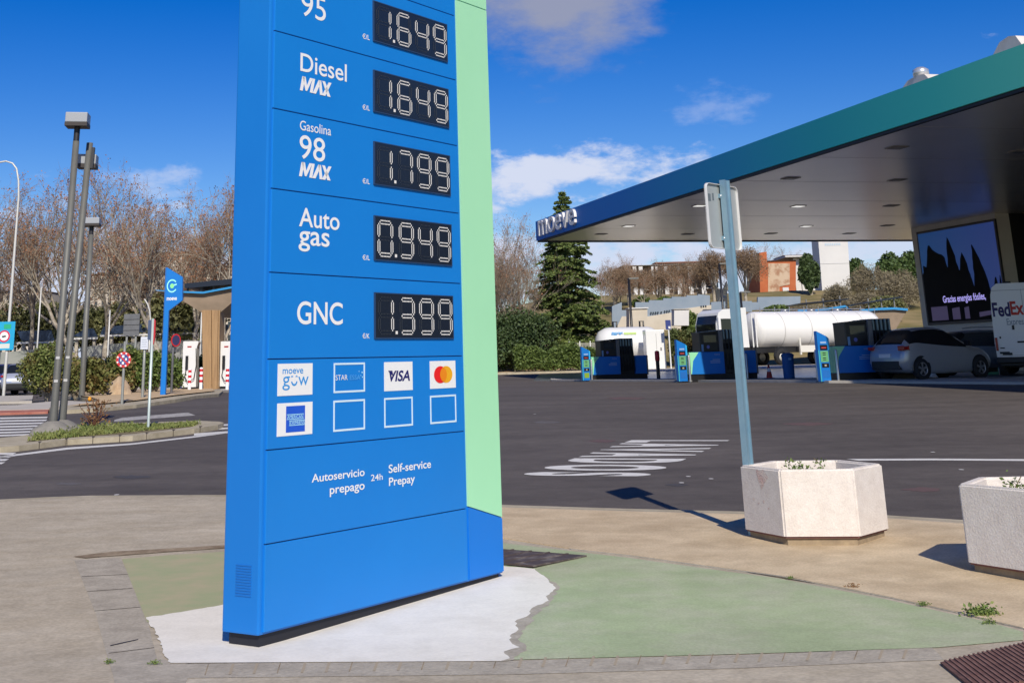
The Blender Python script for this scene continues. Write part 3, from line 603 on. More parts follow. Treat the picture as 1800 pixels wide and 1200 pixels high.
# hexagon whose left corner is at lc and whose next side runs toward the camera
r2 = .635; ang = ea - R(120)                          # bearing of the corner from the centre: the side leaves it turned by 120 degrees
cx2, cy2 = lc[0] - r2 * math.cos(ang), lc[1] - r2 * math.sin(ang)
pl2, _ = planter(cx2, cy2, ang, r2, 'hexagonal concrete planter cut off by the right edge of the photo', .05, .64)
def sprig(cx, cy, z, n, s, label, name='planter_plant'):
    t = thing(name, label, 'plant', (cx, cy, z), 0, 'young plants in the planters'); P = []; m = MB().mat(mat('stem_brown', (.16, .12, .06), .8))
    for k in range(n):
        x, y = random.uniform(-s, s), random.uniform(-s, s) * .7; h = random.uniform(.08, .19)
        m.tube([(x, y, 0), (x + random.uniform(-.03, .03), y, h * .6), (x + random.uniform(-.06, .06), y + random.uniform(-.03, .03), h)], .004, 4)
        for j in range(34): u = random.uniform(.25, 1.); P.append((x + random.gauss(0, .032), y + random.gauss(0, .032), h * u + random.gauss(0, .018)))
    m.build('stem', t); leaves('foliage', P, .017, C_LEAF, t, up=1.); return t
sprig(3.02, 12.72, gz(0, 12.7) + .012 + .625 - .13, 6, .16, 'small green plant growing in the planter next to the sign post')
p_ = atY(1788, 850, cy2 + .05); sprig(p_[0], cy2 + .08, gz(0, cy2) + .012 + .64 - .13, 3, .07, 'small green plant in the planter cut off by the right edge')

G_GALV = mat('galvanised_steel', (.24, .40, .50), .42, metal=.5, col2=(.30, .45, .54), scale=8)
G_BACK = mat('sign_back_grey', (.38, .41, .41), .5, metal=.3, col2=(.43, .46, .46), scale=3, spec=.3)
G_RIM = mat('sign_rim_white', (.7, .7, .7), .5)
pb_ = gnd(1319.5, 938)
sx_, sy_ = 2.525, 12.82
sg = thing('sign_post', 'tall galvanised post with the plain grey back of a square road sign', 'road sign', (sx_, sy_, gz(0, sy_) + .095), R(50))
# local x runs along the plate (away to the right), local -y faces the viewer
b = MB().mat(G_GALV); b.box(-.05, .05, -.022, .022, -.1, 3.11); b.box(-.050, -.036, -.036, -.022, -.1, 3.11); b.box(.036, .050, -.036, -.022, -.1, 3.11); b.build('post', sg)
bm = bmesh.new(); w_, z0, z1 = .30, 2.46, 3.07
q = [];
for (cx_, cz_, a0) in ((w_ - .05, z1 - .05, 0), (-w_ + .05, z1 - .05, 90), (-w_ + .05, z0 + .05, 180), (w_ - .05, z0 + .05, 270)):
    for k in range(5): t_ = R(a0 + 22.5 * k); q.append((cx_ + .05 * math.cos(t_), cz_ + .05 * math.sin(t_)))
b = MB().mat(G_BACK); b.prism(q, 'y', .045, .05)
plate = b.build('sign_plate', sg)
b = MB().mat(G_RIM)
for k in range(len(q)):
    a, c_ = q[k], q[(k + 1) % len(q)]; s_ = lambda p, f: (p[0] * f, (p[1] - (z0 + z1) / 2) * f + (z0 + z1) / 2)
    A = [(a[0], .022, a[1]), (c_[0], .022, c_[1]), (c_[0], .052, c_[1]), (a[0], .052, a[1])]; i0, i1 = s_(a, .985), s_(c_, .985)
    B = [(i0[0], .022, i0[1]), (i1[0], .022, i1[1]), (i1[0], .045, i1[1]), (i0[0], .045, i0[1])]
    b.add(A + B, [(0, 1, 2, 3), (4, 7, 6, 5), (0, 4, 5, 1)])
b.build('rim', plate)
b = MB().mat(G_GALV)
for z in (2.56, 2.96): b.box(-.055, .055, .022, .045, z - .02, z + .02)
b.build('clamp', sg)
b = MB().mat(mat('bolt_steel', (.6, .6, .6), .3, metal=.8))
for z in (2.56, 2.96):
    for x in (-.046, .046): b.lathe([(0, .012), (.009, .012), (.009, .03)], 8, 'y', (x, 0, z))
b.build('bolt', sg)
b = MB().mat(mat('sticker_dark', (.12, .15, .17), .6)); b.box(-.25, -.20, .0435, .0449, 2.90, 2.97); b.box(-.17, -.14, .0435, .0449, 2.91, 2.98); b.build('sticker', plate)

# ------------------------------------------------------------------ station canopy
CA = .2458; CO = Vector((4.128, 76.10, 0)); ux = Vector((math.cos(CA), math.sin(CA), 0)); uy = Vector((-math.sin(CA), math.cos(CA), 0))
def cpt(x, y, z=0): p = CO + ux * x + uy * y; return (p.x, p.y, z)
can = thing('station_canopy', 'huge flat filling station canopy with blue to green fascia and grey soffit', 'canopy', CO, CA)
fm = bpy.data.materials.new('fascia_gradient'); fm.use_nodes = True; fn, fl_ = fm.node_tree.nodes, fm.node_tree.links
t_ = fn.new('ShaderNodeTexCoord'); s_ = fn.new('ShaderNodeSeparateXYZ'); fl_.new(t_.outputs['Object'], s_.inputs[0])
r_ = fn.new('ShaderNodeMapRange'); r_.inputs['From Min'].default_value = 0; r_.inputs['From Max'].default_value = -46; fl_.new(s_.outputs[1], r_.inputs['Value'])
cr = fn.new('ShaderNodeValToRGB'); e = cr.color_ramp.elements; e[0].position = .0; e[0].color = (.005, .145, .53, 1); e[1].position = 1; e[1].color = (.17, .80, .55, 1)
for p_, c_ in ((.30, (.008, .17, .53)), (.55, (.012, .29, .50)), (.72, (.022, .43, .46)), (.86, (.06, .60, .50))): x = e.new(p_); x.color = (*c_, 1)
fl_.new(r_.outputs[0], cr.inputs[0]); fl_.new(cr.outputs[0], fn['Principled BSDF'].inputs['Base Color']); fn['Principled BSDF'].inputs['Roughness'].default_value = .5; fn['Principled BSDF'].inputs['Specular IOR Level'].default_value = .15
CZ0, CZ1, CXW, CYN = 8.147, 9.23, 27., -57.5
b = MB().mat(fm); b.box(-.06, 0, CYN, .06, CZ0, CZ1); b.box(0, CXW, 0, .06, CZ0, CZ1); b.build('fascia', can)
b = MB().mat(mat('fascia_trim', (.01, .016, .03), .6)); b.box(.002, .16, CYN, 0, CZ0 - .09, CZ0 - .0); b.box(.16, CXW, -.16, -.002, CZ0 - .09, CZ0); b.build('drip_edge', can)
sm_ = mat('soffit_panel', (.90, .85, .79), .30, metal=.8, col2=(.93, .88, .82), scale=.5, spec=.5)
n_, l_ = sm_.node_tree.nodes, sm_.node_tree.links; wv = n_.new('ShaderNodeTexWave'); wv.bands_direction = 'Y'; wv.wave_profile = 'SIN'; wv.inputs['Scale'].default_value = 1.05; wv.inputs['Distortion'].default_value = .0
tcx = n_.new('ShaderNodeTexCoord'); l_.new(tcx.outputs['Object'], wv.inputs['Vector']); bpn = n_.new('ShaderNodeBump'); bpn.inputs['Strength'].default_value = .06; bpn.inputs['Distance'].default_value = .02; l_.new(wv.outputs['Fac'], bpn.inputs['Height']); l_.new(bpn.outputs[0], n_['Principled BSDF'].inputs['Normal'])
b = MB().mat(sm_); b.box(.16, CXW, CYN, -.16, CZ0 - .02, CZ0 + .02); b.build('soffit', can)
b = MB().mat(mat('roof_sheet', (.4, .4, .4), .7)); b.box(.0, CXW, CYN, 0, CZ1 - .3, CZ1 - .2); b.build('roof', can)
b = MB().mat(mat('soffit_seam', (.62, .59, .55), .4, metal=.7))
for y in np.arange(-56, -2, 6.1): b.box(.2, CXW, y, y + .045, CZ0 - .024, CZ0 - .021)
b.build('seam', can)
LT = mat('lamp_lens', (.95, .93, .88), .4, emit=.8); LTO = mat('lamp_lens_off', (.2, .19, .18), .4); LTF = mat('lamp_frame', (.30, .29, .28), .5)
for (px, py, on) in [(1105, 397.5, 1), (1057, 411.7, 0), (1390, 314, 0), (1403, 362.7, 1), (1417, 397.7, 1), (1230, 361.7, 1), (1209, 411.7, 0), (1355, 410.7, 0), (1493, 410.7, 0), (1560, 396.7, 0), (1567, 362, 0), (1577, 317, 0), (1577, 260, 0), (1790, 267, 0)]:
    d = ray(px, py); k = (CZ0 - .04 - EYE) / d[2]; P = Vector(d * k) + Vector((0, 0, EYE)) - CO; x, y = P.dot(ux), P.dot(uy)
    b = MB().mat(LTF); b.box(x - .29, x + .29, y - .29, y + .29, CZ0 - .045, CZ0 - .022); q = b.build('ceiling_lamp', can)
    b = MB().mat(LT if on else LTO); b.box(x - .23, x + .23, y - .23, y + .23, CZ0 - .06, CZ0 - .045); b.build('lens', q)
# cut-out letters on the fascia
def fpt(px, py):
    r = ray(px, py); k = (np.array([*CO]) - [0, 0, EYE]) @ np.array([*ux]) / (r @ np.array([*ux])); P = Vector(r * k) + Vector((0, 0, EYE)); return (P - CO).dot(uy), P.z
ya, za = fpt(951, 414); yb, zb = fpt(1016, 368)
za = fpt(960, 412.5)[1]; zb = fpt(960, 385.5)[1]
for i, ch in enumerate('moeve'):
    wts = [0, .27, .47, .64, .82, 1.0]; lo = ya + (yb - ya) * (wts[i] + .012); hi = ya + (yb - ya) * (wts[i + 1] - .012)
    b = MB().mat(mat('sign_letter_face', (.80, .78, .76), .5))
    v, f = glyphs(ch, .006)
    xs = [p[0] for p in v]; ys = [p[1] for p in v]
    bm = bmesh.new(); vv = [bm.verts.new((-.20, lo + (p[0] - min(xs)) / (max(xs) - min(xs)) * (hi - lo), za + (p[1] - min(ys)) / (max(ys) - min(ys)) * (zb - za))) for p in v]
    for q in f:
        try: bm.faces.new([vv[k] for k in q])
        except ValueError: pass
    bmesh.ops.remove_doubles(bm, verts=bm.verts[:], dist=1e-4); fs = bm.faces[:]
    r = bmesh.ops.extrude_face_region(bm, geom=fs)
    for q in r['geom']:
        if isinstance(q, bmesh.types.BMVert): q.co.x += .135
    bm.verts.index_update(); cyan = mat('sign_letter_side', (.02, .24, .52), .5)
    sidef = [q for q in bm.faces if max(u.co.x for u in q.verts) - min(u.co.x for u in q.verts) > .2]; front = [q for q in bm.faces if q not in sidef]
    b.add([u.co[:] for u in bm.verts], [[u.index for u in q.verts] for q in front]); b.mat(cyan); b.add([u.co[:] for u in bm.verts], [[u.index for u in q.verts] for q in sidef]); bm.free()
    b.build('letter', can)
# roof furniture standing on the canopy
def on_roof(px0, px1, ytop, label, vent):
    def edge(px):
        lo, hi = CYN, 0.
        for _ in range(50):
            m = (lo + hi) / 2; q = proj(cpt(0, m, CZ1))[0]
            if q > px: lo = m
            else: hi = m
        return lo
    y0, y1 = edge(px0), edge(px1); L = abs(y1 - y0); c = cpt(1.7, (y0 + y1) / 2, CZ1 - .2)
    t = thing('roof_unit', label, 'roof unit', c, CA, 'units on the canopy roof')
    b = MB().mat(mat('roof_unit_shell', (.62, .56, .5), .6, col2=(.7, .66, .62), scale=2)); h = .3 + ytop * .55
    b.prism([(-L * .52, 0), (-L * .50, h * .55), (-L * .36, h * .93), (-L * .16, h), (L * .12, h * .9), (L * .42, h * .45), (L * .52, 0)], 'x', -1.1, 1.1); b.build('shell', t)
    b = MB().mat(mat('roof_unit_base', (.3, .27, .24), .7)); b.box(-1.25, 1.25, -L * .6, L * .6, -.0, .12); b.build('curb', t)
    if vent:
        b = MB().mat(mat('vent_steel', (.65, .66, .68), .3, metal=.6)); b.lathe([(.14, .1), (.14, h), (.24, h + .0), (.24, h + .18), (.12, h + .26), (0, h + .27)], 14, c=(-.9, -L * .12, 0)); b.build('cowl', t)
on_roof(1545, 1605, .62, 'low pale hood with a round steel cowl on the canopy roof', True)
on_roof(1706, 1764, .85, 'pale rounded hood on the canopy roof nearest the right edge', False)

# ------------------------------------------------------------------ shop wall with the big screen
SW = thing('station_shop', 'dark station shop wall under the canopy carrying a giant video screen', 'building', (24.6, 73.7, 0), CA)
SO = Vector((24.6, 73.7, 0))
def wpt(px, py):
    r = ray(px, py); k = (np.array([*SO]) - [0, 0, EYE]) @ np.array([*ux]) / (r @ np.array([*ux])); P = Vector(r * k) + Vector((0, 0, EYE)); return (P - SO).dot(uy), P.z
yR = wpt(1766, 500)[0]
b = MB().mat(mat('shop_wall_grey', (.72, .69, .65), .7, col2=(.78, .75, .71), scale=.6)); b.box(0, .8, yR, .0, .3, 8.12); b.build('wall', SW)
b = MB().mat(mat('shop_dark', (.02, .02, .022), .5)); b.box(4, 9, yR - 50, yR, .3, 8.12); b.box(.8, 4, yR, yR + .3, .3, 8.12); b.box(.8, 4, -.3, -.0, .3, 8.12); b.build('rear_wall', SW)
s0_, s1_ = wpt(1616, 412), wpt(1749, 388); yA, yB = s0_[0], s1_[0]; zT = s0_[1]; zB = wpt(1626, 568)[1]
def em(name, c, e): return mat(name, c, .5, emit=e)
b = MB().mat(mat('screen_bezel', (.05, .05, .06), .4)); b.box(-.10, 0, yB - .12, yA + .12, zB - .12, zT + .12); scr_f = b.build('screen_frame', SW)
# the picture on the screen: dusk sky, dark cypresses, a low lit wall, a line of text
sk = bpy.data.materials.new('screen_sky'); sk.use_nodes = True; n_, l_ = sk.node_tree.nodes, sk.node_tree.links
a_ = n_.new('ShaderNodeTexCoord'); c_ = n_.new('ShaderNodeSeparateXYZ'); l_.new(a_.outputs['Object'], c_.inputs[0]); g_ = n_.new('ShaderNodeMapRange'); g_.inputs['From Min'].default_value = yA; g_.inputs['From Max'].default_value = yB; l_.new(c_.outputs[1], g_.inputs['Value'])
x_ = n_.new('ShaderNodeMix'); x_.data_type = 'RGBA'; x_.inputs['A'].default_value = (.010, .065, .22, 1); x_.inputs['B'].default_value = (.028, .058, .24, 1); l_.new(g_.outputs[0], x_.inputs['Factor'])
bs = n_['Principled BSDF']; bs.inputs['Base Color'].default_value = (.01, .01, .015, 1); l_.new(x_.outputs['Result'], bs.inputs['Emission Color']); bs.inputs['Emission Strength'].default_value = .55; bs.inputs['Roughness'].default_value = .35
M_SIL = mat('screen_black', (.006, .006, .008), .6, spec=.1); M_PUR = em('screen_purple', (.055, .045, .10), .6); M_TXT = em('screen_text', (.36, .32, .75), 1.0)
b = MB().mat(sk); xs_ = -.104
def Q(pts, x): b.add([(x, p[0], p[1]) for p in pts], [list(range(len(pts)))])
Q([(yA, zB), (yB, zB), (yB, zT), (yA, zT)], xs_)
U = lambda u, v: (yA + (yB - yA) * u, zB + (zT - zB) * v)
b.mat(M_SIL)
Q(rough_edge([U(0, 0), U(1, 0), U(1, .24), U(.90, .26), U(.84, .31), U(.76, .30), U(.66, .36), U(.64, .45), U(.56, .52), U(.45, .56), U(.30, .60), U(.15, .56), U(.03, .58), U(0, .54)], .3, .05, skip=(0, 1, 13)), xs_ - .004)
for i, tr in enumerate([[(.04, .5), (.12, .85), (.14, .86), (.18, .80), (.33, .70), (.36, .5)], [(.35, .5), (.38, .86), (.395, .92), (.47, .70), (.50, .5)], [(.50, .45), (.53, .66), (.56, .73), (.61, .60), (.64, .42)],
           [(.67, .3), (.69, .78), (.70, .80), (.77, .64), (.84, .40), (.86, .25)], [(.90, .2), (.925, .42), (.94, .43), (.96, .2)], [(.965, .2), (.985, .44), (.992, .44), (1., .2)], [(0, .4), (.02, .64), (.06, .62), (.1, .4)]]):
    Q(rough_edge([U(*p) for p in tr], .25, .045), xs_ - .0055 - i * .0005)
b.mat(M_PUR); Q([U(.06, .02), U(.28, .02), U(.28, .17), U(.06, .17)], xs_ - .011); Q([U(.34, .02), U(.44, .02), U(.44, .15), U(.34, .14)], xs_ - .011); Q([U(.5, .02), U(.56, .02), U(.56, .15), U(.5, .14)], xs_ - .011); Q([U(.68, .03), U(.95, .06), U(.95, .10), U(.68, .08)], xs_ - .011)
scr = b.build('screen', SW, recalc=False)
t0_, t1_ = wpt(1661, 527), wpt(1736, 521)
b = MB().mat(M_TXT); word(b, 'Gracias energías fósiles,', t0_[0], t1_[0], wpt(1661, 536)[1], wpt(1661, 520)[1], 0, .018, fix=lambda p: (xs_ - .013, p[0], p[2])); b.build('screen_text', scr, recalc=False)
b = MB().mat(mat('shop_blue_sign', (.01, .09, .42), .5)); w0, w1 = wpt(1790, 478), wpt(1815, 498); b.box(3.9, 3.98, w1[0] * 1.0, w0[0], w1[1] + .3, w0[1] + .3); b.build('blue_sign', SW)
cl = thing('canopy_column', 'broad grey column at the near end of the shop wall holding up the canopy', 'column', tuple(SO + uy * (yR - 3.6) + ux * 1.), CA)
b = MB().mat(mat('shop_wall_grey', None)); b.box(-.0, .7, -.5, .5, .3, 8.11, .02); b.build('shaft', cl); b = MB().mat(B_BLACK); b.box(-.05, .75, -.55, .55, .3, .9); b.build('skirting', cl)

# ------------------------------------------------------------------ pumps
P_BLUE = mat('pump_blue', (.010, .17, .56), .4, spec=.4); P_DARK = mat('pump_black', (.012, .012, .014), .35); P_GREY = mat('pump_grey', (.20, .20, .20), .45, metal=.3); P_STEEL = mat('brushed_steel', (.5, .5, .5), .35, metal=.8)
P_HOSE = mat('hose_black', (.01, .01, .01), .5); P_FIN = mat('pump_fin', (.26, .36, .36), .4, metal=.2); P_PAPER = mat('notice_blue', (.20, .36, .55), .6); P_MINT = mat('pump_mint', (.30, .74, .42), .42)
P_TXT = mat('pump_text', (.30, .42, .62), .6)
def make_pump(label):
    t = thing('fuel_pump', label, 'fuel pump', (0, 0, 0), CA, 'fuel pumps under the canopy')
    D = 1.05
    b = MB().mat(P_DARK); b.box(.03, 3.0, .05, D - .05, -.06, .25); b.build('plinth', t)
    b = MB().mat(P_BLUE); b.box(0, 1.55, 0, D, .25, 1.12, .015); lb = b.build('lower_cabinet', t)
    b = MB().mat(P_MINT); b.prism([(.0, .26), (.06, .26), (.15, .78), (.42, 1.115), (.0, 1.115)], 'y', -.006, -.001); b.box(-.006, -.001, .01, D - .01, .26, 1.115); b.build('mint_corner', lb)
    b = MB().mat(P_TXT); word(b, 'moeve', 1.12, 1.36, .98, 1.04, -.004); 
    for k in range(3): b.box(.92 + .1 * (k == 0), 1.36, -.004, -.001, .80 - k * .06, .825 - k * .06)
    b.build('lettering', lb, recalc=False)
    b = MB().mat(P_DARK); b.box(.56, 1.42, .12, D - .12, 1.12, 1.86, .03); b.prism([(.56, 1.84), (1.42, 1.88), (1.42, 1.97), (.56, 1.90)], 'y', .12, D - .12); dsp = b.build('display_head', t)
    b = MB().mat(mat('pump_glass', (.02, .025, .03), .12)); b.box(.74, 1.30, .112, .119, 1.5, 1.78); b.build('screen', dsp)
    b = MB().mat(P_PAPER); b.box(.62, .71, .110, .118, 1.14, 1.42); b.build('notice', dsp)
    b = MB().mat(mat('notice_disc', (.14, .16, .45), .6)); disc(b, .92, 1.32, .07, .110, 14); b.build('notice', dsp)
    b = MB().mat(P_GREY); b.box(1.40, 1.56, .02, D - .02, .25, 1.98, .01); b.build('column', t)
    b = MB().mat(P_DARK); b.box(1.58, 2.36, .18, D - .18, .25, 2.0, .02); hb = b.build('hose_bank', t)
    for k in range(5):
        x = 1.66 + k * .155
        b = MB().mat(P_FIN); b.box(x - .030, x + .030, .10, .18, 1.62, 2.0, .008); b.build('hose_mast', hb)
        b = MB().mat(P_HOSE); b.tube([(x, .06, 1.62), (x, .0, 1.3), (x + .01, -.03, .9), (x + .02, -.02, .55), (x + .04, .04, .42), (x + .055, .1, .6), (x + .05, .14, 1.05)], .016, 6); b.build('hose', hb)
        b = MB().mat(P_HOSE); b.box(x - .028, x + .028, .06, .18, 1.22, 1.44, .01); b.tube([(x, .06, 1.3), (x, -.03, 1.2)], .012, 6); b.build('nozzle', hb)
    b = MB().mat(P_BLUE); b.box(2.40, 3.0, .05, D - .05, .25, 1.14, .015); b.build('service_box', t)
    b = MB().mat(P_GREY); b.box(3.0, 3.07, .05, D - .05, .2, 1.14); b.build('box_edge', t)
    return t
def make_island_sign(label, n):
    t = thing('island_sign', label, 'information sign', (0, 0, 0), CA + R(6), 'blue number signs at the pump island ends')
    b = MB().mat(P_BLUE); b.prism([(0, 0), (.40, 0), (.40, 1.44), (0, 1.62)], 'y', 0, .16); b.build('body', t)
    b = MB().mat(mat('island_sign_edge', (.03, .42, .80), .45)); b.prism([(.40, 1.0), (.47, 1.0), (.47, 1.38), (.40, 1.44)], 'y', 0.01, .15); b.build('edge_panel', t)
    b = MB().mat(mat('island_sign_cyan', (.06, .45, .50), .45)); b.box(.0, .035, -.004, -.001, .0, 1.0); b.build('edge_strip', t)
    b = MB().mat(P_DARK); b.box(.08, .37, -.006, -.001, 1.0, 1.17); q = b.build('number_panel', t)
    b = MB().mat(mat('sign_red_text', (.5, .06, .06), .5)); b.box(.13, .32, -.010, -.007, 1.06, 1.10); b.build('lettering', q)
    b = MB().mat(mat('sign_pale_text', (.3, .45, .7), .5)); b.box(.11, .34, -.006, -.001, 1.22, 1.28); b.build('lettering', t)
    b = MB().mat(mat('sign_green_panel', (.12, .36, .16), .5, col2=(.16, .42, .2), scale=5)); b.box(.07, .38, -.006, -.001, .62, .98)
    b.mat(P_DARK)
    for z in (.90, .84, .74, .68): b.box(.16, .28, -.010, -.007, z, z + .025)
    b.build('instruction_panel', t)
    b = MB().mat(P_DARK); b.box(.09, .37, -.006, -.001, .44, .58); b.mat(mat('icon_grey', (.4, .36, .3), .5)); b.box(.19, .27, -.010, -.007, .48, .54); b.build('card_panel', t)
    b = MB().mat(mat('sign_lime', (.22, .36, .03), .5) if n else mat('sign_lower_blue', (.012, .14, .48), .5)); b.box(.09, .36, -.006, -.001, .12, .36); b.build('lower_panel', t)
    return t
def make_bollard(label):
    t = thing('guard_post', label, 'bollard', (0, 0, 0), 0, 'steel guard posts at the pump islands')
    b = MB().mat(P_STEEL); b.lathe([(.045, -.06), (.045, .98), (.03, 1.02), (0, 1.03)], 12); b.build('post', t); b = MB().mat(P_GREY); b.lathe([(.08, -.02), (.08, .03), (.045, .035)], 12); b.build('foot', t); return t
pz = lambda x, y: gz(x, y) + .05
def base_at(px, Y, h=gz): x, z = spot(px, Y, h); return x, Y, z + (.05 if h is gz else 0)
PUMPS = [(1472, 46.6, 'nearest fuel pump, dark blue with mint corner, half hidden by the silver hatchback'), (1215, 56.6, 'middle fuel pump, dark blue with mint corner, crossed by the metal sign post'), (1041.5, 69.7, 'farthest fuel pump, blue with mint corner, in front of the white gas tank')]
SIGNS = [(1444, 46.3, 'nearest blue island sign with green panel, left of the silver hatchback'), (1194, 56.2, 'middle blue island sign with green panel, between farthest and middle pumps'), (1025, 69.2, 'farthest blue island sign with lime panel, by the hedge')]
pump0 = sign0 = post0 = None
for i, (px, Y, lab) in enumerate(PUMPS):
    loc = base_at(px, Y)
    if not pump0: pump0 = make_pump(lab); pump0.location = loc
    else: again(pump0, lab, loc, CA)
sn = 'behind the white island sign'
for i, (px, Y, lab) in enumerate(SIGNS):
    t = make_island_sign(lab, i == 2); t.location = base_at(px, Y)
for i, (px, Y, lab) in enumerate([(1439, 46.8, 'steel guard post touching the left side of the nearest island sign'), (1475, 46.2, 'steel guard post between the nearest island sign and nearest pump'), (1214, 56.2, 'steel guard post between the middle island sign and middle pump'), (1190, 57, 'steel guard post left of the middle island sign'),
                                   (1315, 57, 'steel guard post right beside the leaning sign post, before the hose bank'), (1041, 69.3, 'steel guard post between the farthest island sign and farthest pump')]):
    loc = base_at(px, Y)
    if not post0: post0 = make_bollard(lab); post0.location = loc
    else: again(post0, lab, loc, 0)
rb = thing('red_bollard', 'black bollard with a bright red top between the two farther pumps', 'bollard', base_at(1158, 66), 0)
b = MB().mat(P_DARK); b.lathe([(.09, -.05), (.09, .8), (.10, .85)], 12); b.build('post', rb); b = MB().mat(mat('bollard_red', (.55, .012, .02), .45)); b.lathe([(.10, .85), (.115, .9), (.115, 1.25), (.08, 1.3), (0, 1.31)], 12); b.build('cap', rb)
bn = thing('waste_bin', 'dark blue waste bin standing alone between the pumps', 'bin', base_at(1388, 55.5), .1)
b = MB().mat(mat('bin_blue', (.008, .10, .32), .5)); b.lathe([(.0, -.02), (.2, -.02), (.22, .06), (.24, .82), (.25, .86)], 16); b.build('body', bn)
b = MB().mat(mat('bin_lid', (.008, .07, .22), .5)); b.lathe([(.26, .86), (.26, .92), (.18, .99), (0, 1.0)], 16); b.build('lid', bn); b = MB().mat(P_PAPER); b.box(-.06, .06, -.265, -.24, .72, .80); b.build('sticker', bn)
cn = thing('traffic_cone', 'small red and white traffic cone by the middle pump', 'traffic cone', base_at(1353, 57.5), 0)
b = MB().mat(mat('cone_red', (.42, .03, .02), .6)); b.box(-.18, .18, -.18, .18, -.0, .04); b.lathe([(.13, .04), (.085, .28)], 12); b.lathe([(.06, .42), (.03, .56), (0, .57)], 12); b.build('body', cn); b = MB().mat(B_WHITE); b.lathe([(.086, .28), (.06, .42)], 12); b.build('band', cn)

# ------------------------------------------------------------------ vehicles
V_TYRE = mat('tyre', (.015, .015, .016), .8); V_RIM = mat('alloy_rim', (.42, .42, .43), .35, metal=.8); V_GLASS = mat('car_glass', (.012, .014, .016), .06, spec=.6); V_BLACK = mat('black_trim', (.012, .012, .013), .5); V_RED = mat('tail_red', (.35, .012, .012), .25); V_LAMP = mat('lamp_clear', (.6, .6, .6), .15)
V_SILVER = mat('silver_paint', (.42, .425, .43), .33, metal=.4, coat=.5); V_WHITE = mat('white_paint', (.78, .78, .77), .35, coat=.4); V_PLATE = mat('number_plate', (.7, .7, .68), .5)
def wheel(t, x, y, r, w=.2, side=1):
    b = MB().mat(V_TYRE); b.lathe([(r * .62, -w / 2), (r * .9, -w / 2), (r, -w * .32), (r, w * .32), (r * .9, w / 2), (r * .62, w / 2)], 24, 'y', (x, y, r)); q = b.build('wheel', t)
    b = MB().mat(V_RIM); yy = y + side * w * .5
    b.lathe([(r * .66, yy - y - side * .03), (r * .62, yy - y), (r * .56, yy - y - side * .02)], 24, 'y', (x, y, r))
    for k in range(5):
        a = 2 * math.pi * k / 5 + .3; c_, s_ = math.cos(a), math.sin(a); n_ = (-s_, c_)
        P = [(x + c_ * rr + n_[0] * ww, yy - side * .02, r + s_ * rr + n_[1] * ww) for rr, ww in ((r * .1, -r * .09), (r * .6, -r * .13), (r * .6, r * .13), (r * .1, r * .09))]; b.add(P, [(0, 1, 2, 3)])
    disc(b, x, r, r * .18, yy - side * .018, 12); b.build('rim', q)
    b = MB().mat(V_BLACK); disc(b, x, r, r * .62, y + side * w * .30, 20); b.build('hub', q)
def car(t, L, Wd, st, paint, rear, wheels, wr):
    """body lofted from stations (x/L, low, belt, roof, half width factor, roof width factor); x = 0 at the tail"""
    st = np.array(st, float); xs = np.linspace(0, 1, 57); K = [np.interp(xs, st[:, 0], st[:, i]) for i in range(1, 6)]
    for k in range(5):
        for _ in range(2): K[k][1:-1] = (K[k][:-2] + 2 * K[k][1:-1] + K[k][2:]) / 4
    low, belt, roof, hw, rw = K; G = []
    for i, x in enumerate(xs):
        w = Wd / 2 * hw[i]; rwi = Wd / 2 * rw[i]; z0, zb, zr = low[i], belt[i], roof[i]; hgt = max(zr - zb, .015)
        half = [(0, z0), (w * .86, z0), (w * .965, z0 + .07), (w, z0 + (zb - z0) * .45), (w * .985, z0 + (zb - z0) * .78), (w * .95, zb), (w * .95 + (rwi - w * .95) * .5, zb + hgt * .48), (rwi, zb + hgt * .86), (rwi * .82, zb + hgt * .97), (rwi * .4, zb + hgt), (0, zb + hgt)]
        G.append([(x * L, -a, b) for a, b in half[:-1]] + [(x * L, a, b) for a, b in half[::-1][:-1]] + [])
    n = len(G[0]); V = [p for g in G for p in g]; body, glass = [], []
    cab = [(roof[i] - belt[i]) for i in range(len(xs))]
    for i in range(len(xs) - 1):
        for k in range(n):
            q = (i * n + k, i * n + (k + 1) % n, (i + 1) * n + (k + 1) % n, (i + 1) * n + k); c = (cab[i] + cab[i + 1]) / 2; dr = abs(roof[i + 1] - roof[i]) / ((xs[1] - xs[0]) * L)
            kk = k if k < 10 else n - 1 - k
            g = False
            if kk in (5, 6) and c > .16 and dr < 1.2: g = not (.50 < xs[i] < .515)
            if kk in (7, 8, 9) and dr > .32 and c > .06: g = True
            (glass if g else body).append(q)
    body.append(list(range(n))[::-1]); body.append(list(range((len(xs) - 1) * n, len(xs) * n)))
    b = MB().mat(paint); b.add(V, body, True); B = b.build('body', t)
    b = MB().mat(V_GLASS); b.add(V, glass, True); b.build('window', t)
    for x in wheels:
        for s in (-1, 1):
            b = MB().mat(V_BLACK); y = s * (Wd / 2 * .965); b.lathe([(wr * 1.16, 0), (0, 0)], 22, 'y', (x, y + s * .022, wr + .02)); b.build('wheel_arch', t)
            wheel(t, x, s * (Wd / 2 - .075), wr, .2, s)
    for s in (-1, 1):
        b = MB().mat(V_BLACK); b.box(L * .665, L * .70, s * Wd * .5, s * (Wd * .5 + .14), .98, 1.1, .02); b.build('mirror', t)
    return B
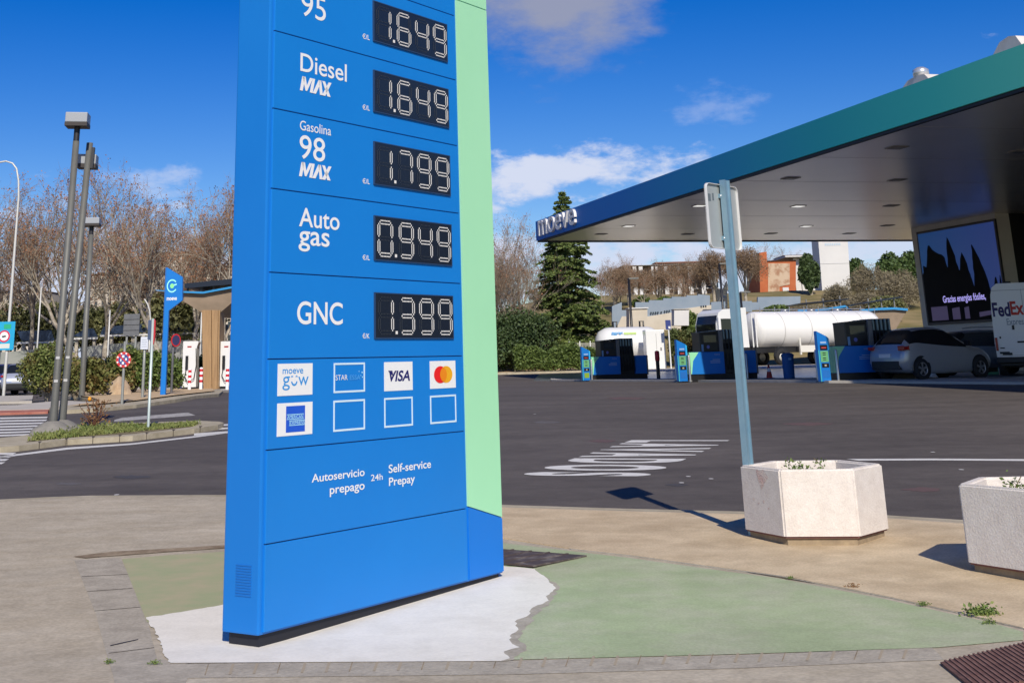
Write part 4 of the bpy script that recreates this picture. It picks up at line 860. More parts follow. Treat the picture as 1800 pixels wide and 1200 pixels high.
HATCH = [(0, .42, .66, .68, .80, .60), (.015, .32, .80, .82, .90, .66), (.045, .26, .98, 1.02, .95, .68), (.10, .22, 1.06, 1.24, .97, .68), (.165, .2, 1.08, 1.46, .99, .68), (.27, .18, 1.04, 1.53, 1, .70), (.42, .17, .99, 1.55, 1, .71), (.52, .17, .96, 1.49, 1, .70), (.62, .17, .94, 1.30, 1, .73), (.73, .18, .92, 1.0, .99, .80), (.88, .2, .84, .88, .95, .80), (.96, .24, .68, .72, .86, .7), (1.0, .36, .56, .58, .72, .55)]
SUV = [(0, .45, .75, .78, .84, .7), (.02, .35, 1.0, 1.05, .93, .74), (.05, .3, 1.06, 1.45, .96, .76), (.12, .26, 1.06, 1.62, .99, .78), (.3, .24, 1.05, 1.67, 1, .79), (.5, .23, 1.03, 1.66, 1, .78), (.62, .23, 1.01, 1.5, 1, .77), (.74, .24, 1.0, 1.06, .99, .82), (.9, .26, .95, .98, .95, .82), (.97, .32, .8, .83, .86, .7), (1, .45, .65, .68, .76, .6)]
def tail(t, L, W_, zl, zp, lampw=.34):
    for s in (-1, 1):
        b = MB().mat(V_RED); b.prism([(.02, s * W_ * .27), (-.035, s * W_ * .43), (.10, s * W_ * .487), (.36, s * W_ * .497), (.30, s * W_ * .46)], 'z', zl, zl + .13) if False else b.box(.075, .30, s * W_ * .33, s * W_ * .472, zl, zl + .10, .02); b.build('tail_lamp', t)
    b = MB().mat(V_BLACK); b.box(-.015, .16, -W_ * .36, W_ * .36, .30, .56, .03); b.build('bumper', t)
    b = MB().mat(V_PLATE); b.box(-.006, .02, -.26, .26, zp, zp + .11); b.build('number_plate', t)
ax, ay, az_ = base_at(1560, 45.7)
yar = thing('parked_car', 'silver hatchback at the nearest pump with its tail in the sunlight', 'car', (ax, ay, az_), R(25)); yar.scale = (1.02, 1.04, 1.08)
car(yar, 3.95, 1.74, HATCH, V_SILVER, 0, (.72, 3.22), .315); tail(yar, 3.95, 1.74, .88, .66)
b = MB().mat(V_RED); b.box(1.0, 1.06, -.02, .02, 1.52, 1.53); 
ax, ay, az_ = base_at(1662, 53.5)
suv = thing('parked_car', 'grey people carrier standing behind the silver hatchback under the canopy', 'car', (ax, ay, az_), R(14))
car(suv, 4.5, 1.84, SUV, mat('grey_paint', (.25, .27, .29), .32, metal=.4, coat=.4), 0, (.85, 3.6), .33); tail(suv, 4.5, 1.84, 1.0, .7)
b = MB().mat(P_STEEL); b.tube([(.6, -.62, 1.72), (1.0, -.62, 1.76), (2.6, -.62, 1.76), (3.0, -.62, 1.70)], .02, 6); b.build('roof_rail', suv)
# delivery van seen from behind
ax, ay, az_ = base_at(1757, 49)
van = thing('delivery_van', 'tall white parcel delivery van seen from the rear at right edge', 'van', (ax, ay, az_), R(-23)); van.scale = (1.08, 1.08, 1.13)
Wv = 2.05; b = MB().mat(V_WHITE)
prof = [(.02, .52), (.0, 1.0), (.03, 1.9), (.07, 2.45), (.14, 2.68), (.30, 2.80), (Wv - .30, 2.80), (Wv - .14, 2.68), (Wv - .07, 2.45), (Wv - .03, 1.9), (Wv, 1.0), (Wv - .02, .52)]
b.prism(prof, 'y', 0, 5.6); b.build('body', van)
b = MB().mat(V_BLACK); b.box(.0, Wv, -.09, 0, .38, .56, .03); b.build('bumper', van)
b = MB().mat(mat('door_seam', (.25, .26, .27), .6)); b.box(Wv / 2 - .006, Wv / 2 + .006, -.006, -.001, .6, 2.6); b.box(.10, Wv - .1, -.006, -.001, 2.58, 2.592); b.box(.1, Wv - .1, -.005, -.001, .60, .61); b.build('door_seam', van)
for s in (.12, Wv - .42): b = MB().mat(V_BLACK); b.box(s, s + .3, -.03, -.001, .66, .72); b.build('step_trim', van)
b = MB().mat(mat('purple_lettering', (.022, .012, .11), .5)); word(b, 'Fed', .07, .62, 1.78, 2.22, -.004, .03, fix=None); b.build('lettering', van, recalc=False)
b = MB().mat(mat('orange_lettering', (.55, .025, .012), .5)); word(b, 'Ex', .63, 1.04, 1.82, 2.24, -.004, .03); b.build('lettering', van, recalc=False)
b = MB().mat(mat('grey_lettering', (.28, .32, .37), .5)); word(b, 'Express', .46, 1.05, 1.46, 1.72, -.004, .012); b.build('lettering', van, recalc=False)
for (x, z, w_, h_) in ((.60, 1.38, .07, .13), (.17, 1.12, .05, .06), (.70, .98, .26, .05), (.15, .82, .14, .03), (.2, .62, .3, .07)):
    b = MB().mat(V_BLACK); b.box(x, x + w_, -.03, -.001, z, z + h_, .005); b.build('door_fitting', van)
for s in (.02, Wv - .1): b = MB().mat(V_RED); b.box(s, s + .08, -.02, .02, .75, 1.15); b.build('tail_lamp', van)
b = MB().mat(V_BLACK); b.box(.5, .75, .3, .6, 2.80, 2.87, .02); b.build('roof_vent', van)
for x in (.12, Wv - .12):
    for y in (.9, 4.6): b = MB().mat(V_TYRE); b.lathe([(.2, -.12), (.34, -.12), (.36, 0), (.34, .12), (.2, .12), (0, .11)], 18, 'x', (x, y, .36)); b.build('wheel', van)
b = MB().mat(V_BLACK); b.box(.1, Wv - .1, .1, 5.4, .3, .52); b.build('underbody', van)
b = MB().mat(mat('mint_cabinet', (.12, .42, .28), .5))
mc = thing('service_cabinet', 'low mint green cabinet between the grey people carrier and the white van', 'cabinet', base_at(1733, 53), CA); b.box(0, .6, 0, .5, 0, 1.15, .02); b.build('body', mc); b = MB().mat(P_DARK); b.box(.05, .55, -.01, -.001, .1, .3); b.build('grille', mc)
# tanker lorry beyond the pumps
tx, tz = spot(1246, 94)
lor = thing('tanker_truck', 'white tanker lorry with a dark cab front parked beyond the pumps', 'truck', (tx, 94, tz + .05), R(22)); lor.scale = (1.12, 1.12, 1.12)
b = MB().mat(V_WHITE); b.prism([(.0, 1.1), (.02, 2.5), (.22, 3.15), (.55, 3.35), (2.2, 3.45), (2.25, 1.1)], 'y', -1.2, 1.2); b.build('cab', lor)
b = MB().mat(V_GLASS); b.prism([(-.01, 1.85), (.0, 2.5), (.16, 3.0), (.19, 3.0), (.03, 2.5), (.02, 1.85)], 'y', -1.1, 1.1); b.build('windscreen', lor)
b = MB().mat(V_GLASS); b.prism([(.35, 1.95), (.35, 2.8), (1.25, 2.8), (1.25, 1.95)], 'y', -1.21, -1.203); b.build('side_window', lor)
b = MB().mat(V_BLACK); b.box(-.06, .0, -1.2, 1.2, .45, 1.85, .02); b.box(0, 2.2, -1.19, 1.19, .45, 1.1); b.build('grille', lor)
b = MB().mat(B_WHITE); b.box(.05, .2, -1.42, -1.24, 2.1, 2.9, .03); b.build('mirror', lor)
b = MB().mat(V_BLACK); b.box(2.0, 12.3, -.5, .5, .75, 1.1); b.build('chassis', lor)
tm = mat('tank_white', (.82, .81, .79), .3, coat=.3, spec=.5); b = MB().mat(tm); b.M = Matrix.Translation((0, 0, 2.12)) @ Matrix.Diagonal((1, 1.08, .96, 1))
b.lathe([(0, 3.0), (.5, 3.03), (.95, 3.15), (1.14, 3.4), (1.16, 3.6), (1.16, 12.0), (1.1, 12.3), (.7, 12.5), (0, 12.55)], 32, 'x'); tk = b.build('tank', lor)
for x in (4.9, 6.9, 8.9, 10.9): b = MB().mat(mat('tank_band', (.55, .54, .52), .45)); b.M = Matrix.Translation((0, 0, 2.12)) @ Matrix.Diagonal((1, 1.08, .96, 1)); b.lathe([(1.163, x), (1.168, x + .01), (1.168, x + .06), (1.163, x + .07)], 32, 'x'); b.build('band', tk)
for x in (5.9, 7.9, 9.9): b = MB().mat(P_STEEL); b.lathe([(.26, 3.2), (.26, 3.32), (.2, 3.36), (0, 3.37)], 14, c=(x, 0, 0)); b.build('hatch', tk)
for s in (-.28, .28): b = MB().mat(P_STEEL); b.tube([(12.62, s, .9), (12.62, s, 3.4)], .025, 5); b.build('ladder', lor)
b = MB().mat(mat('hazard_orange', (.7, .22, .02), .5)); b.box(3.6, 4.3, -1.27, -1.25, 1.55, 1.9) if False else b.box(-.075, -.062, -.35, .35, .95, 1.3); b.build('hazard_plate', lor)
b = MB().mat(P_STEEL); b.tube([(3.5, -.35, 3.34), (11.8, -.35, 3.34)], .03, 5)
for x in np.arange(3.8, 12, 1.1): b.tube([(x, -.35, 3.15), (x, -.35, 3.5)], .03, 5)
b.build('walkway_rail', lor)
for x in (2.75, 3.02): b = MB().mat(V_WHITE); b.tube([(x, -.9, 1.1), (x, -.9, 3.1)], .05, 6); b.build('exhaust_stack', lor)
for x in (.95, 4.6, 8.6, 9.9, 11.2):
    for s in (-1, 1):
        b = MB().mat(V_TYRE); b.lathe([(.28, -.16), (.46, -.16), (.5, -.1), (.5, .1), (.46, .16), (.28, .16)], 20, 'y', (x, s * 1.05, .5)); q = b.build('wheel', lor)
        b = MB().mat(mat('truck_rim', (.55, .54, .5), .5, metal=.3)); b.lathe([(.28, -s * .0), (.2, s * .1), (0, s * .1)], 14, 'y', (x, s * 1.07, .5)); b.build('rim', q)
for x0_ in (4.0, 8.12): b = MB().mat(V_BLACK); b.prism([(x0_ + .6 + .62 * math.cos(t_), .55 + .58 * math.sin(t_)) for t_ in np.linspace(0, math.pi, 9)], 'y', -1.16, -1.1); b.build('mudguard', lor)
b = MB().mat(mat('tank_frame', (.7, .68, .62), .5)); b.box(6.0, 6.1, -1.1, -1.0, .6, 1.6); b.box(6.0, 7.4, -1.12, -1.08, .75, 1.15); b.build('side_guard', lor)
# liquefied gas tank and its fence
lx, lz = spot(1107, 95)
lpg = thing('gas_tank', 'white rounded gas storage tank with blue and green lettering behind the farthest pump', 'storage tank', (lx, 95, lz), .1); lpg.scale = (1.08, 1.08, 1.0)
b = MB().mat(V_WHITE); b.lathe([(0, -2.15), (.45, -2.1), (.85, -1.9), (1.08, -1.5), (1.12, -1.2), (1.12, 1.2), (1.08, 1.5), (.85, 1.9), (.45, 2.1), (0, 2.15)], 28, 'x', (0, 0, 1.72)); b.build('vessel', lpg)
b = MB().mat(mat('tank_blue_text', (.12, .38, .72), .5)); word(b, 'moeve', -1.25, -.5, 2.28, 2.5, -.99, .05); b.mat(mat('tank_green_text', (.55, .75, .25), .5)); b.box(-.45, .35, -1.0, -.985, 2.33, 2.46); b.build('lettering', lpg, recalc=False)
for x in (-.8, .95):
    b = MB().mat(P_DARK); b.tube([(x - .12, 0, 2.8), (x - .12, 0, 3.2), (x + .12, 0, 3.2), (x + .12, 0, 2.8)], .06, 6); b.build('vent_pipe', lpg)
for x in (-1.2, 1.2): b = MB().mat(C_PLB); b.box(x - .15, x + .15, -.7, .7, -.1, .85); b.build('saddle', lpg)
b = MB().mat(V_RED); b.add([(1.45, -1.06, 1.9), (1.57, -1.05, 1.78), (1.45, -1.06, 1.66), (1.33, -1.07, 1.78)], [(0, 1, 2, 3)]); b.build('hazard_label', lpg)
cb = thing('white_cabinet', 'white upright cabinet against the right end of the gas tank', 'cabinet', (spot(1158, 92)[0], 92, lz), .1); b = MB().mat(V_WHITE); b.box(-.75, .55, 0, .9, -.1, 2.55, .05); b.build('body', cb); b = MB().mat(P_GREY); b.box(-.05, -.03, -.006, -.001, .1, 2.3); b.box(.2, .3, -.008, -.001, 1.2, 1.4); b.build('door_seam', cb)
fx, fz = spot(1003, 93)
fen = thing('mesh_fence', 'low pale wire mesh fence with white posts left of the gas tank', 'fence', (fx, 93, fz), .1)
for k in range(5): b = MB().mat(V_WHITE); b.box(k * .72 - .03, k * .72 + .03, -.03, .03, -.1, 1.95); b.build('post', fen)
b = MB().mat(mat('mesh_wire', (.6, .58, .5), .6))
for k in range(58): b.box(k * .05, k * .05 + .014, -.005, .005, .15, 1.85)
for z in np.arange(.2, 1.86, .12): b.box(0, 2.88, -.006, .004, z, z + .014)
b.build('mesh', fen)
bs_ = thing('small_sign', 'small dark blue sign on a white post right of the gas tank', 'sign', base_at(1180, 91), .1)
b = MB().mat(V_WHITE); b.lathe([(.05, -.05), (.05, 3.1)], 8); b.build('post', bs_); b = MB().mat(mat('sign_navy', (.03, .05, .22), .5)); b.box(-.2, .16, -.08, -.05, 2.5, 3.1); b.mat(V_WHITE); b.box(-.02, .12, -.09, -.08, 2.55, 2.7); b.build('panel', bs_)
# ------------------------------------------------------------------ left side: lamps, signs, charging bay
L_POST = mat('lamp_post_grey', (.135, .135, .125), .55, col2=(.165, .165, .15), scale=2, metal=.2); L_NECK = mat('lamp_neck_black', (.02, .02, .025), .5); L_BOX = mat('lamp_box_grey', (.33, .35, .38), .45)
L_UNDER = mat('lamp_under_brown', (.035, .027, .025), .6); L_WHITE = mat('pole_white', (.62, .61, .57), .5, metal=.2); L_CONC = mat('lamp_footing', (.20, .19, .17), .9, col2=(.27, .25, .22), scale=5)
def hgt(px, py, Y): return atY(px, py, Y)[2]
def square_lamp(label, base, ytop, Y=None, r=.075, side=False, foot=True, box=.48):
    p = gnd(*base) if Y is None else (*[spot(base[0], Y)[0]], Y); x, y = p[0], p[1]; z = gz(x, y); H = hgt(base[0], ytop, y) - z
    t = thing('street_lamp', label, 'street lamp', (x, y, z), .12, 'grey square-headed street lamps')
    b = MB().mat(L_POST); b.lathe([(r * 1.15, -.05), (r, 1.0), (r * .92, H - (.62 if not side else 0)), (0, H - (.62 if not side else 0))], 14); b.build('post', t)
    if not side:
        b = MB().mat(L_NECK); b.lathe([(r * .85, H - .64), (r * .85, H - .28)], 12); b.build('neck', t); c = 0
        bx0, bx1, by0, by1, zz = -box / 2, box / 2, -box / 2, box / 2, H - .30
    else:
        b = MB().mat(L_NECK); b.box(r * .8, r * 1.6, -.06, .06, H - .55, H - .1); b.build('arm', t)
        bx0, bx1, by0, by1, zz = -box * .42 - .05, box * .42 - .05, .08, .46, H - .50
    b = MB().mat(L_BOX); b.box(bx0, bx1, by0, by1, zz + .06, zz + .27, .015); lb = b.build('lamp_head', t)
    b = MB().mat(L_UNDER); b.box(bx0 - .004, bx1 + .004, by0 - .004, by1 + .004, zz - .02, zz + .058); b.build('underside', lb)
    if foot:
        b = MB().mat(L_CONC); b.lathe([(.5, .0), (.42, .2), (.22, .32), (.11, .36)], 14); b.build('footing', t)
        b = MB().mat(mat('sticker_pale', (.5, .5, .5), .6)); 
        for zz in (1.55, 1.1): b.box(-r * .5, r * .5, -r * 1.06, -r * .5, zz, zz + .05)
        b.build('sticker', t)
    return t
square_lamp('tallest grey street lamp on the island, square head on top with a black neck', (91, 773), 199, box=.46).rotation_euler = (0, R(1.0), .12)
square_lamp('grey street lamp on the island whose square head hangs on the side of its post', (106, 770), 252, side=True).rotation_euler = (0, R(2.2), .12)
square_lamp('smaller distant grey street lamp standing beyond the island at the bushes', (143, 703), 383, r=.10, foot=False, box=.62)
def pole(name, label, cat, base, ytop, r=.04, m=None, Y=None, lean=None, group=None):
    p = gnd(*base) if Y is None else (spot(base[0], Y)[0], Y); z = gz(p[0], p[1]); H = hgt(base[0], ytop, p[1]) - z
    t = thing(name, label, cat, (p[0], p[1], z), 0, group); b = MB().mat(m or L_WHITE); b.lathe([(r, -.1), (r * .95, H * .5), (r * .85, H), (0, H)], 10); b.build('post', t); return t, H, p[1]
# curved lamp with the municipal sign
p = gnd(6, 698); Yc = p[1]; zc = gz(p[0], p[1])
cl_ = thing('street_lamp', 'thin pale street lamp with a curved arm at the left edge', 'street lamp', (p[0], p[1], zc)); Hc = hgt(30, 283, Yc) - zc
b = MB().mat(L_WHITE); b.tube([(0, 0, -.1), (0, 0, Hc * .5), (0, 0, Hc * .84), (-.06, 0, Hc * .91), (-.2, 0, Hc * .965), (-.42, 0, Hc * .99), (-.75, 0, Hc), (-1.5, 0, Hc * .99)], [.075, .065, .05, .045, .042, .04, .04, .04], 10); b.build('post', cl_)
b = MB().mat(L_BOX); b.box(-2.1, -1.45, -.12, .12, Hc * .99 - .08, Hc * .99 + .06, .03); b.build('lamp_head', cl_)
ms = thing('traffic_sign', 'blue rectangular municipal sign with a red ring fixed to the curved lamp post', 'traffic sign', (p[0], p[1] - .1, zc))
def loc(px, py): q = atY(px, py, Yc); return q[0] - p[0], q[2] - zc
(x0, z1), (x1, z0) = loc(-12, 566), loc(25, 615)
b = MB().mat(mat('sign_sky_blue', (.01, .33, .62), .5, col2=(.01, .40, .62), scale=2)); b.box(x0, x1, -.03, 0, z0, z1); b.build('panel', ms)
cxm, czm = loc(9, 591); rr_ = .27
b = MB().mat(mat('ring_red', (.62, .01, .06), .5)); disc(b, cxm, czm, rr_, -.034, 28); b.mat(B_WHITE); disc(b, cxm, czm, rr_ * .74, -.037, 28); b.mat(V_BLACK); b.box(cxm - .1, cxm + .02, -.041, -.0385, czm - .05, czm + .02); b.box(cxm - .02, cxm + .09, -.041, -.0385, czm - .035, czm + .03); b.build('ring', ms)
b = MB().mat(mat('sign_green', (.02, .40, .20), .5)); q0, q1 = loc(9, 570), loc(21, 578); b.box(q0[0], q1[0], -.034, -.031, q1[1], q0[1]); b.build('emblem', ms)
b = MB().mat(mat('pale_label', (.62, .66, .62), .5)); q0, q1 = loc(-12, 604.5), loc(18, 612); b.box(q0[0], q1[0], -.034, -.031, q1[1], q0[1]); b.build('label_strip', ms)
# small distant masts
pole('mast', 'thin white mast between the curved lamp and the grey lamps', 'mast', (60, 700), 505, .05, Y=80, group='thin white masts')
pole('mast', 'thin white mast rising from behind the no stopping sign', 'mast', (186, 690), 545, .05, Y=80, group='thin white masts')
pole('mast', 'thin white mast between the tall charger and the wooden canopy column', 'mast', (350, 680), 545, .05, Y=80, group='thin white masts')
t, H_, Y_ = pole('street_lamp', 'small bent white lamp post above the small white notice board', 'street lamp', (259, 688), 560, .05, Y=78)
b = MB().mat(L_WHITE); b.tube([(0, 0, H_ - .05), (-.06, 0, H_ + .4), (-.2, 0, H_ + .8), (-.4, 0, H_ + 1.1)], .04, 8); b.build('arm', t)
# no stopping sign
t, H_, Y_ = pole('traffic_sign', 'round no stopping sign with a red ring on a grey post before the boulder', 'traffic sign', (214, 716), 600, .045, m=mat('post_grey', (.30, .31, .29), .5, metal=.3))
zs = hgt(217, 632, Y_) - gz(0, Y_); R_ = 13.2 * Y_ * .954 / F
b = MB().mat(mat('sign_red', (.60, .03, .03), .5)); b.lathe([(R_, -.06), (R_, -.07), (0, -.0701)], 32, 'y', (0, 0, zs), smooth=False); b.build('disc', t)
b = MB().mat(mat('sign_deep_blue', (.05, .08, .28), .5)); disc(b, 0, zs, R_ * .68, -.074, 28); b.build('field', t)
b = MB().mat(mat('sign_red', None))
for s in (-1,): b.add([(-R_ * .55, -.078, zs + R_ * .42), (-R_ * .42, -.078, zs + R_ * .55), (R_ * .55, -.078, zs - R_ * .42), (R_ * .42, -.078, zs - R_ * .55)], [(0, 1, 2, 3)])
b.build('bar', t)
b = MB().mat(B_WHITE)
for k in range(8):
    a = R(22 + k * 45); 
    P = [(math.cos(a + da) * R_ * rr, -.076, zs + math.sin(a + da) * R_ * rr) for da, rr in ((-.13, .74), (.13, .74), (.13, .95), (-.13, .95))]; b.add(P, [(0, 1, 2, 3)])
for (u, v, w_) in ((-.05, .42, .3), (-.05, -.42, .28), (.34, .05, .22), (-.35, -.05, .16)): b.box(u * R_ - w_ * R_ / 2, u * R_ + w_ * R_ / 2, -.082, -.080, zs + v * R_ - .035, zs + v * R_ + .035)
b.build('mark', t)
# white notice on two pipes
t, H_, Y_ = pole('notice_board', 'small plain white notice board on a thin grey post near the blue totem', 'sign', (250, 706), 592, .05, m=mat('post_grey', None))
z0, z1 = hgt(250, 614, Y_) - gz(0, Y_), hgt(250, 592, Y_) - gz(0, Y_); wq = 6.6 * Y_ * .954 / F
b = MB().mat(mat('notice_white', (.62, .66, .74), .5)); b.box(-wq, wq, -.08, -.055, z0, z1); b.build('panel', t); b = MB().mat(mat('notice_text', (.4, .44, .5), .6))
for k in range(4): b.box(-wq * .7, wq * (.7 - .15 * (k % 2)), -.084, -.081, z0 + (z1 - z0) * (.2 + .18 * k), z0 + (z1 - z0) * (.25 + .18 * k))
b.build('lettering', t)
# sign seen edge-on, on the island
p = gnd(260, 764); zi = gz(p[0], p[1]) + .14
t = thing('road_sign', 'pale post on the island carrying signs turned edge-on, one blue, one red', 'road sign', (p[0], p[1], zi)); Hs = hgt(269, 560, p[1]) - zi
b = MB().mat(mat('post_pale_green', (.52, .60, .58), .45, metal=.3)); b.lathe([(.03, -.1), (.03, Hs), (0, Hs)], 10); b.build('post', t)
b = MB().mat(mat('sign_edge_red', (.5, .02, .03), .5)); b.prism([(.03, Hs - .0), (.06, Hs - .05), (.065, Hs - .35), (.045, Hs - .50), (.03, Hs - .53)], 'y', -.02, .02); b.build('red_plate', t)
b = MB().mat(mat('sign_edge_blue', (.06, .09, .17), .5)); b.prism([(-.035, Hs - .02), (-.10, Hs - .03), (-.10, Hs - .42), (-.035, Hs - .44)], 'y', 0., .03); b.build('blue_plate', t)
# round sign seen from the back beside the totem
t, H_, Y_ = pole('traffic_sign', 'round dark-backed sign with a red edge between the blue totem and the charger', 'traffic sign', (301, 689), 586, .05, m=mat('post_dark', (.10, .10, .11), .5), Y=54)
zs = hgt(304, 598, 54) - gz(0, 54); rr_ = 11.5 * 54 * .91 / F
b = MB(); b.M = Matrix.Translation((.09, 0, zs)) @ Matrix.Rotation(R(52), 4, 'Z'); b.mat(mat('sign_red', None)); b.lathe([(rr_, -.0), (rr_, -.02), (rr_ * .8, -.021)], 24, 'y', smooth=False); b.mat(mat('sign_back_purple', (.05, .05, .13), .5)); b.lathe([(rr_ * .8, -.021), (0, -.0211)], 24, 'y', smooth=False); b.lathe([(rr_, 0), (0, .001)], 24, 'y', smooth=False); b.build('disc', t)
# grey back of a big information panel
Yg = 62; xg, zg = spot(217, Yg); t = thing('information_panel', 'large plain grey back of a panel on posts behind the no stopping sign', 'sign', (xg, Yg, zg)); mpp = Yg * .954 / F
zA, zB_ = hgt(217, 590, Yg) - zg, hgt(217, 552, Yg) - zg
b = MB().mat(mat('panel_back_grey', (.115, .12, .13), .7, col2=(.15, .155, .165), scale=4)); b.box(-6 * mpp, 22 * mpp, 0, .06, zA, zB_)
for z in np.linspace(zA, zB_, 5)[1:-1]: b.box(-6 * mpp, 22 * mpp, -.03, 0, z, z + .04)
b.build('panel', t)
for x in (0, 16 * mpp): b = MB().mat(mat('post_grey', None)); b.box(x - .04, x + .04, .065, .14, -.1, zA); b.build('post', t)
# charging point totem
p = gnd(285, 701); Yt = p[1]; zt = gz(p[0], p[1]) + .12
def lt(px, py): q = atY(px, py, Yt); return (q[0] - p[0], q[2] - zt)
ev = thing('charging_totem', 'bright blue charging point totem with a glowing letter e, left of the price totem', 'sign', (p[0], p[1], zt))
b = MB().mat(B_BLUE); b.prism([lt(281.5, 700.5), lt(290, 702), lt(296.5, 546), lt(320.6, 527.5), lt(320.8, 487), lt(292.5, 469.5)], 'y', 0, .16); b.build('body', ev)
b = MB().mat(mat('totem_side_blue', (.010, .13, .44), .5)); b.prism([lt(281.0, 700.3), lt(282, 700.5), lt(293, 469.5), lt(291.0, 470.6)], 'y', -.003, .16); b.build('edge', ev)
ce, re = lt(302.5, 502.5), 11.5 * Yt * .954 / F
EG = mat('logo_mint_glow', (.32, .85, .72), .5, emit=.12); b = MB().mat(EG); ring(b, ce[0], ce[1], re, re * .2, -.005, 40, 325, 28, .82)
b.add([(ce[0] + re * .2, -.005, ce[1] - re * .02), (ce[0] + re * .72, -.005, ce[1] + re * .14), (ce[0] + re * .72, -.005, ce[1] + re * .34), (ce[0] + re * .15, -.005, ce[1] + re * .2)], [(0, 1, 2, 3)])
b.mat(mat('logo_green_dot', (.25, .80, .30), .5, emit=.12)); disc(b, ce[0], ce[1], re * .36, -.0065, 18, .85); b.build('emblem', ev)
b = MB().mat(B_WHITE); q0, q1 = lt(293, 528), lt(311, 522.4); word(b, 'moeve', q0[0], q1[0], q0[1], q1[1], -.005, .03); b.build('lettering', ev, recalc=False)
# timber canopy over the chargers
Ye = 66.; xe, ze = spot(370, Ye); ze += .1
def le(px, py): q = atY(px, py, Ye); return (q[0] - xe, q[2] - ze)
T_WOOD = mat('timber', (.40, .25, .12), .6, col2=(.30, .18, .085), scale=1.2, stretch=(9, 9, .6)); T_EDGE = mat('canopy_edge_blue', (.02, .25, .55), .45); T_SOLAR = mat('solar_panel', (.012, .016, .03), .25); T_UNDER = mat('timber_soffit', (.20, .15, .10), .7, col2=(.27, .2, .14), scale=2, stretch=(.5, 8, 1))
ec = thing('charging_canopy', 'timber charging canopy with blue edge and solar roof just left of the price totem', 'canopy', (xe, Ye, ze))
b = MB().mat(T_WOOD)
for (xa, xb, xc, xd, y0) in ((354.5, 366, 357.5, 367.5, 0), (366.4, 371.5, 367.9, 372.5, -.08), (372, 383, 372.9, 381, .02), (383.4, 386, 381.3, 383, .1)):
    b.prism([le(xa, 545), le(xb, 545), le(xd, 684), le(xc, 684)], 'y', y0, 1.4)
b.build('column', ec)
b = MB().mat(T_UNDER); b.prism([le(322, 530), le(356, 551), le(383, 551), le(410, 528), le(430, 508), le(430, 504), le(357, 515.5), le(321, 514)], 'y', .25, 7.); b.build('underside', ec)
b = MB().mat(T_EDGE); b.prism([le(272, 509.5), le(276, 511), le(321, 514.5), le(357, 516), le(440, 500.5), le(440, 497), le(357, 512.5), le(321, 511.5)], 'y', 0, .22); b.build('edge_beam', ec)
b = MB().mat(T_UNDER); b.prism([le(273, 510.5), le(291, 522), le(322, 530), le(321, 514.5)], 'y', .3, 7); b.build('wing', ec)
b = MB().mat(T_SOLAR); b.prism([le(322, 497.5), le(430, 487), le(430, 497), le(322, 506)], 'y', .3, 7); b.build('solar_roof', ec)
for px in (326, 350, 372, 396): b = MB().mat(P_DARK); q = le(px, 513 - (px > 356) * (px - 356) * .17); b.box(q[0] - .05, q[0] + .05, .5, .6, q[1], q[1] + .42); b.build('strut', ec)
CH_W = mat('charger_white', (.74, .74, .74), .4)
def charger(label, px0, px1, ytop, Yq):
    xq, zq = spot((px0 + px1) / 2, Yq); zq += .1; w_ = (px1 - px0) * Yq * .954 / F; H = hgt(px0, ytop, Yq) - zq
    t = thing('charging_station', label, 'charger', (xq, Yq, zq), 0, 'white chargers under the timber canopy')
    b = MB().mat(P_DARK); b.box(-w_ / 2, w_ / 2, 0, .6, -.05, .12); b.build('base', t)
    b = MB().mat(CH_W); b.prism([(-w_ / 2, .12), (w_ * .42, .12), (w_ * .40, H * .88), (w_ * .5, H * .97), (w_ * .46, H), (-w_ / 2, H)], 'y', 0, .6); b.build('body', t)
    b = MB().mat(V_RED); b.box(-w_ * .22, w_ * .05, -.006, -.001, H * .87, H * .90); b.build('logo', t)
    b = MB().mat(P_DARK); b.box(-w_ * .30, -w_ * .12, -.10, -.001, H * .42, H * .70, .02); b.build('connector', t)
    b = MB().mat(P_HOSE); b.tube([(-w_ * .22, -.06, H * .44), (-w_ * .30, -.1, H * .28), (-w_ * .1, -.14, H * .16), (w_ * .3, -.12, H * .22), (w_ * .42, -.08, H * .5), (w_ * .36, -.04, H * .85)], .022, 6); b.build('cable', t); return t
charger('white charging station left of the timber column with a looping black cable', 319, 346, 600, 66.5)
charger('white charging station partly hidden behind the left edge of the price totem', 384, 412, 600, 66.5)
def rw_bollard(label, px, ybot, ytop):
    Yq = 63.; xq, zq = spot(px, Yq); zq += .1; H = hgt(px, ytop, Yq) - zq
    t = thing('striped_bollard', label, 'bollard', (xq, Yq, zq), 0, 'red and white bollards before the chargers'); b = MB().mat(B_WHITE); b.lathe([(.075, -.06), (.075, H), (0, H + .02)], 12); b.build('post', t)
    b = MB().mat(mat('band_red', (.6, .015, .03), .5))
    for u in (.90, .66, .42): b.lathe([(.079, H * u - .07), (.079, H * u + .04)], 12); 
    b.build('band', t)
rw_bollard('red and white bollard in front of the left charging station', 332.5, 687, 648)
rw_bollard('red and white bollard right beside the timber column', 352.6, 686, 646)
rw_bollard('red and white bollard closest to the price totem edge', 399, 682, 646)
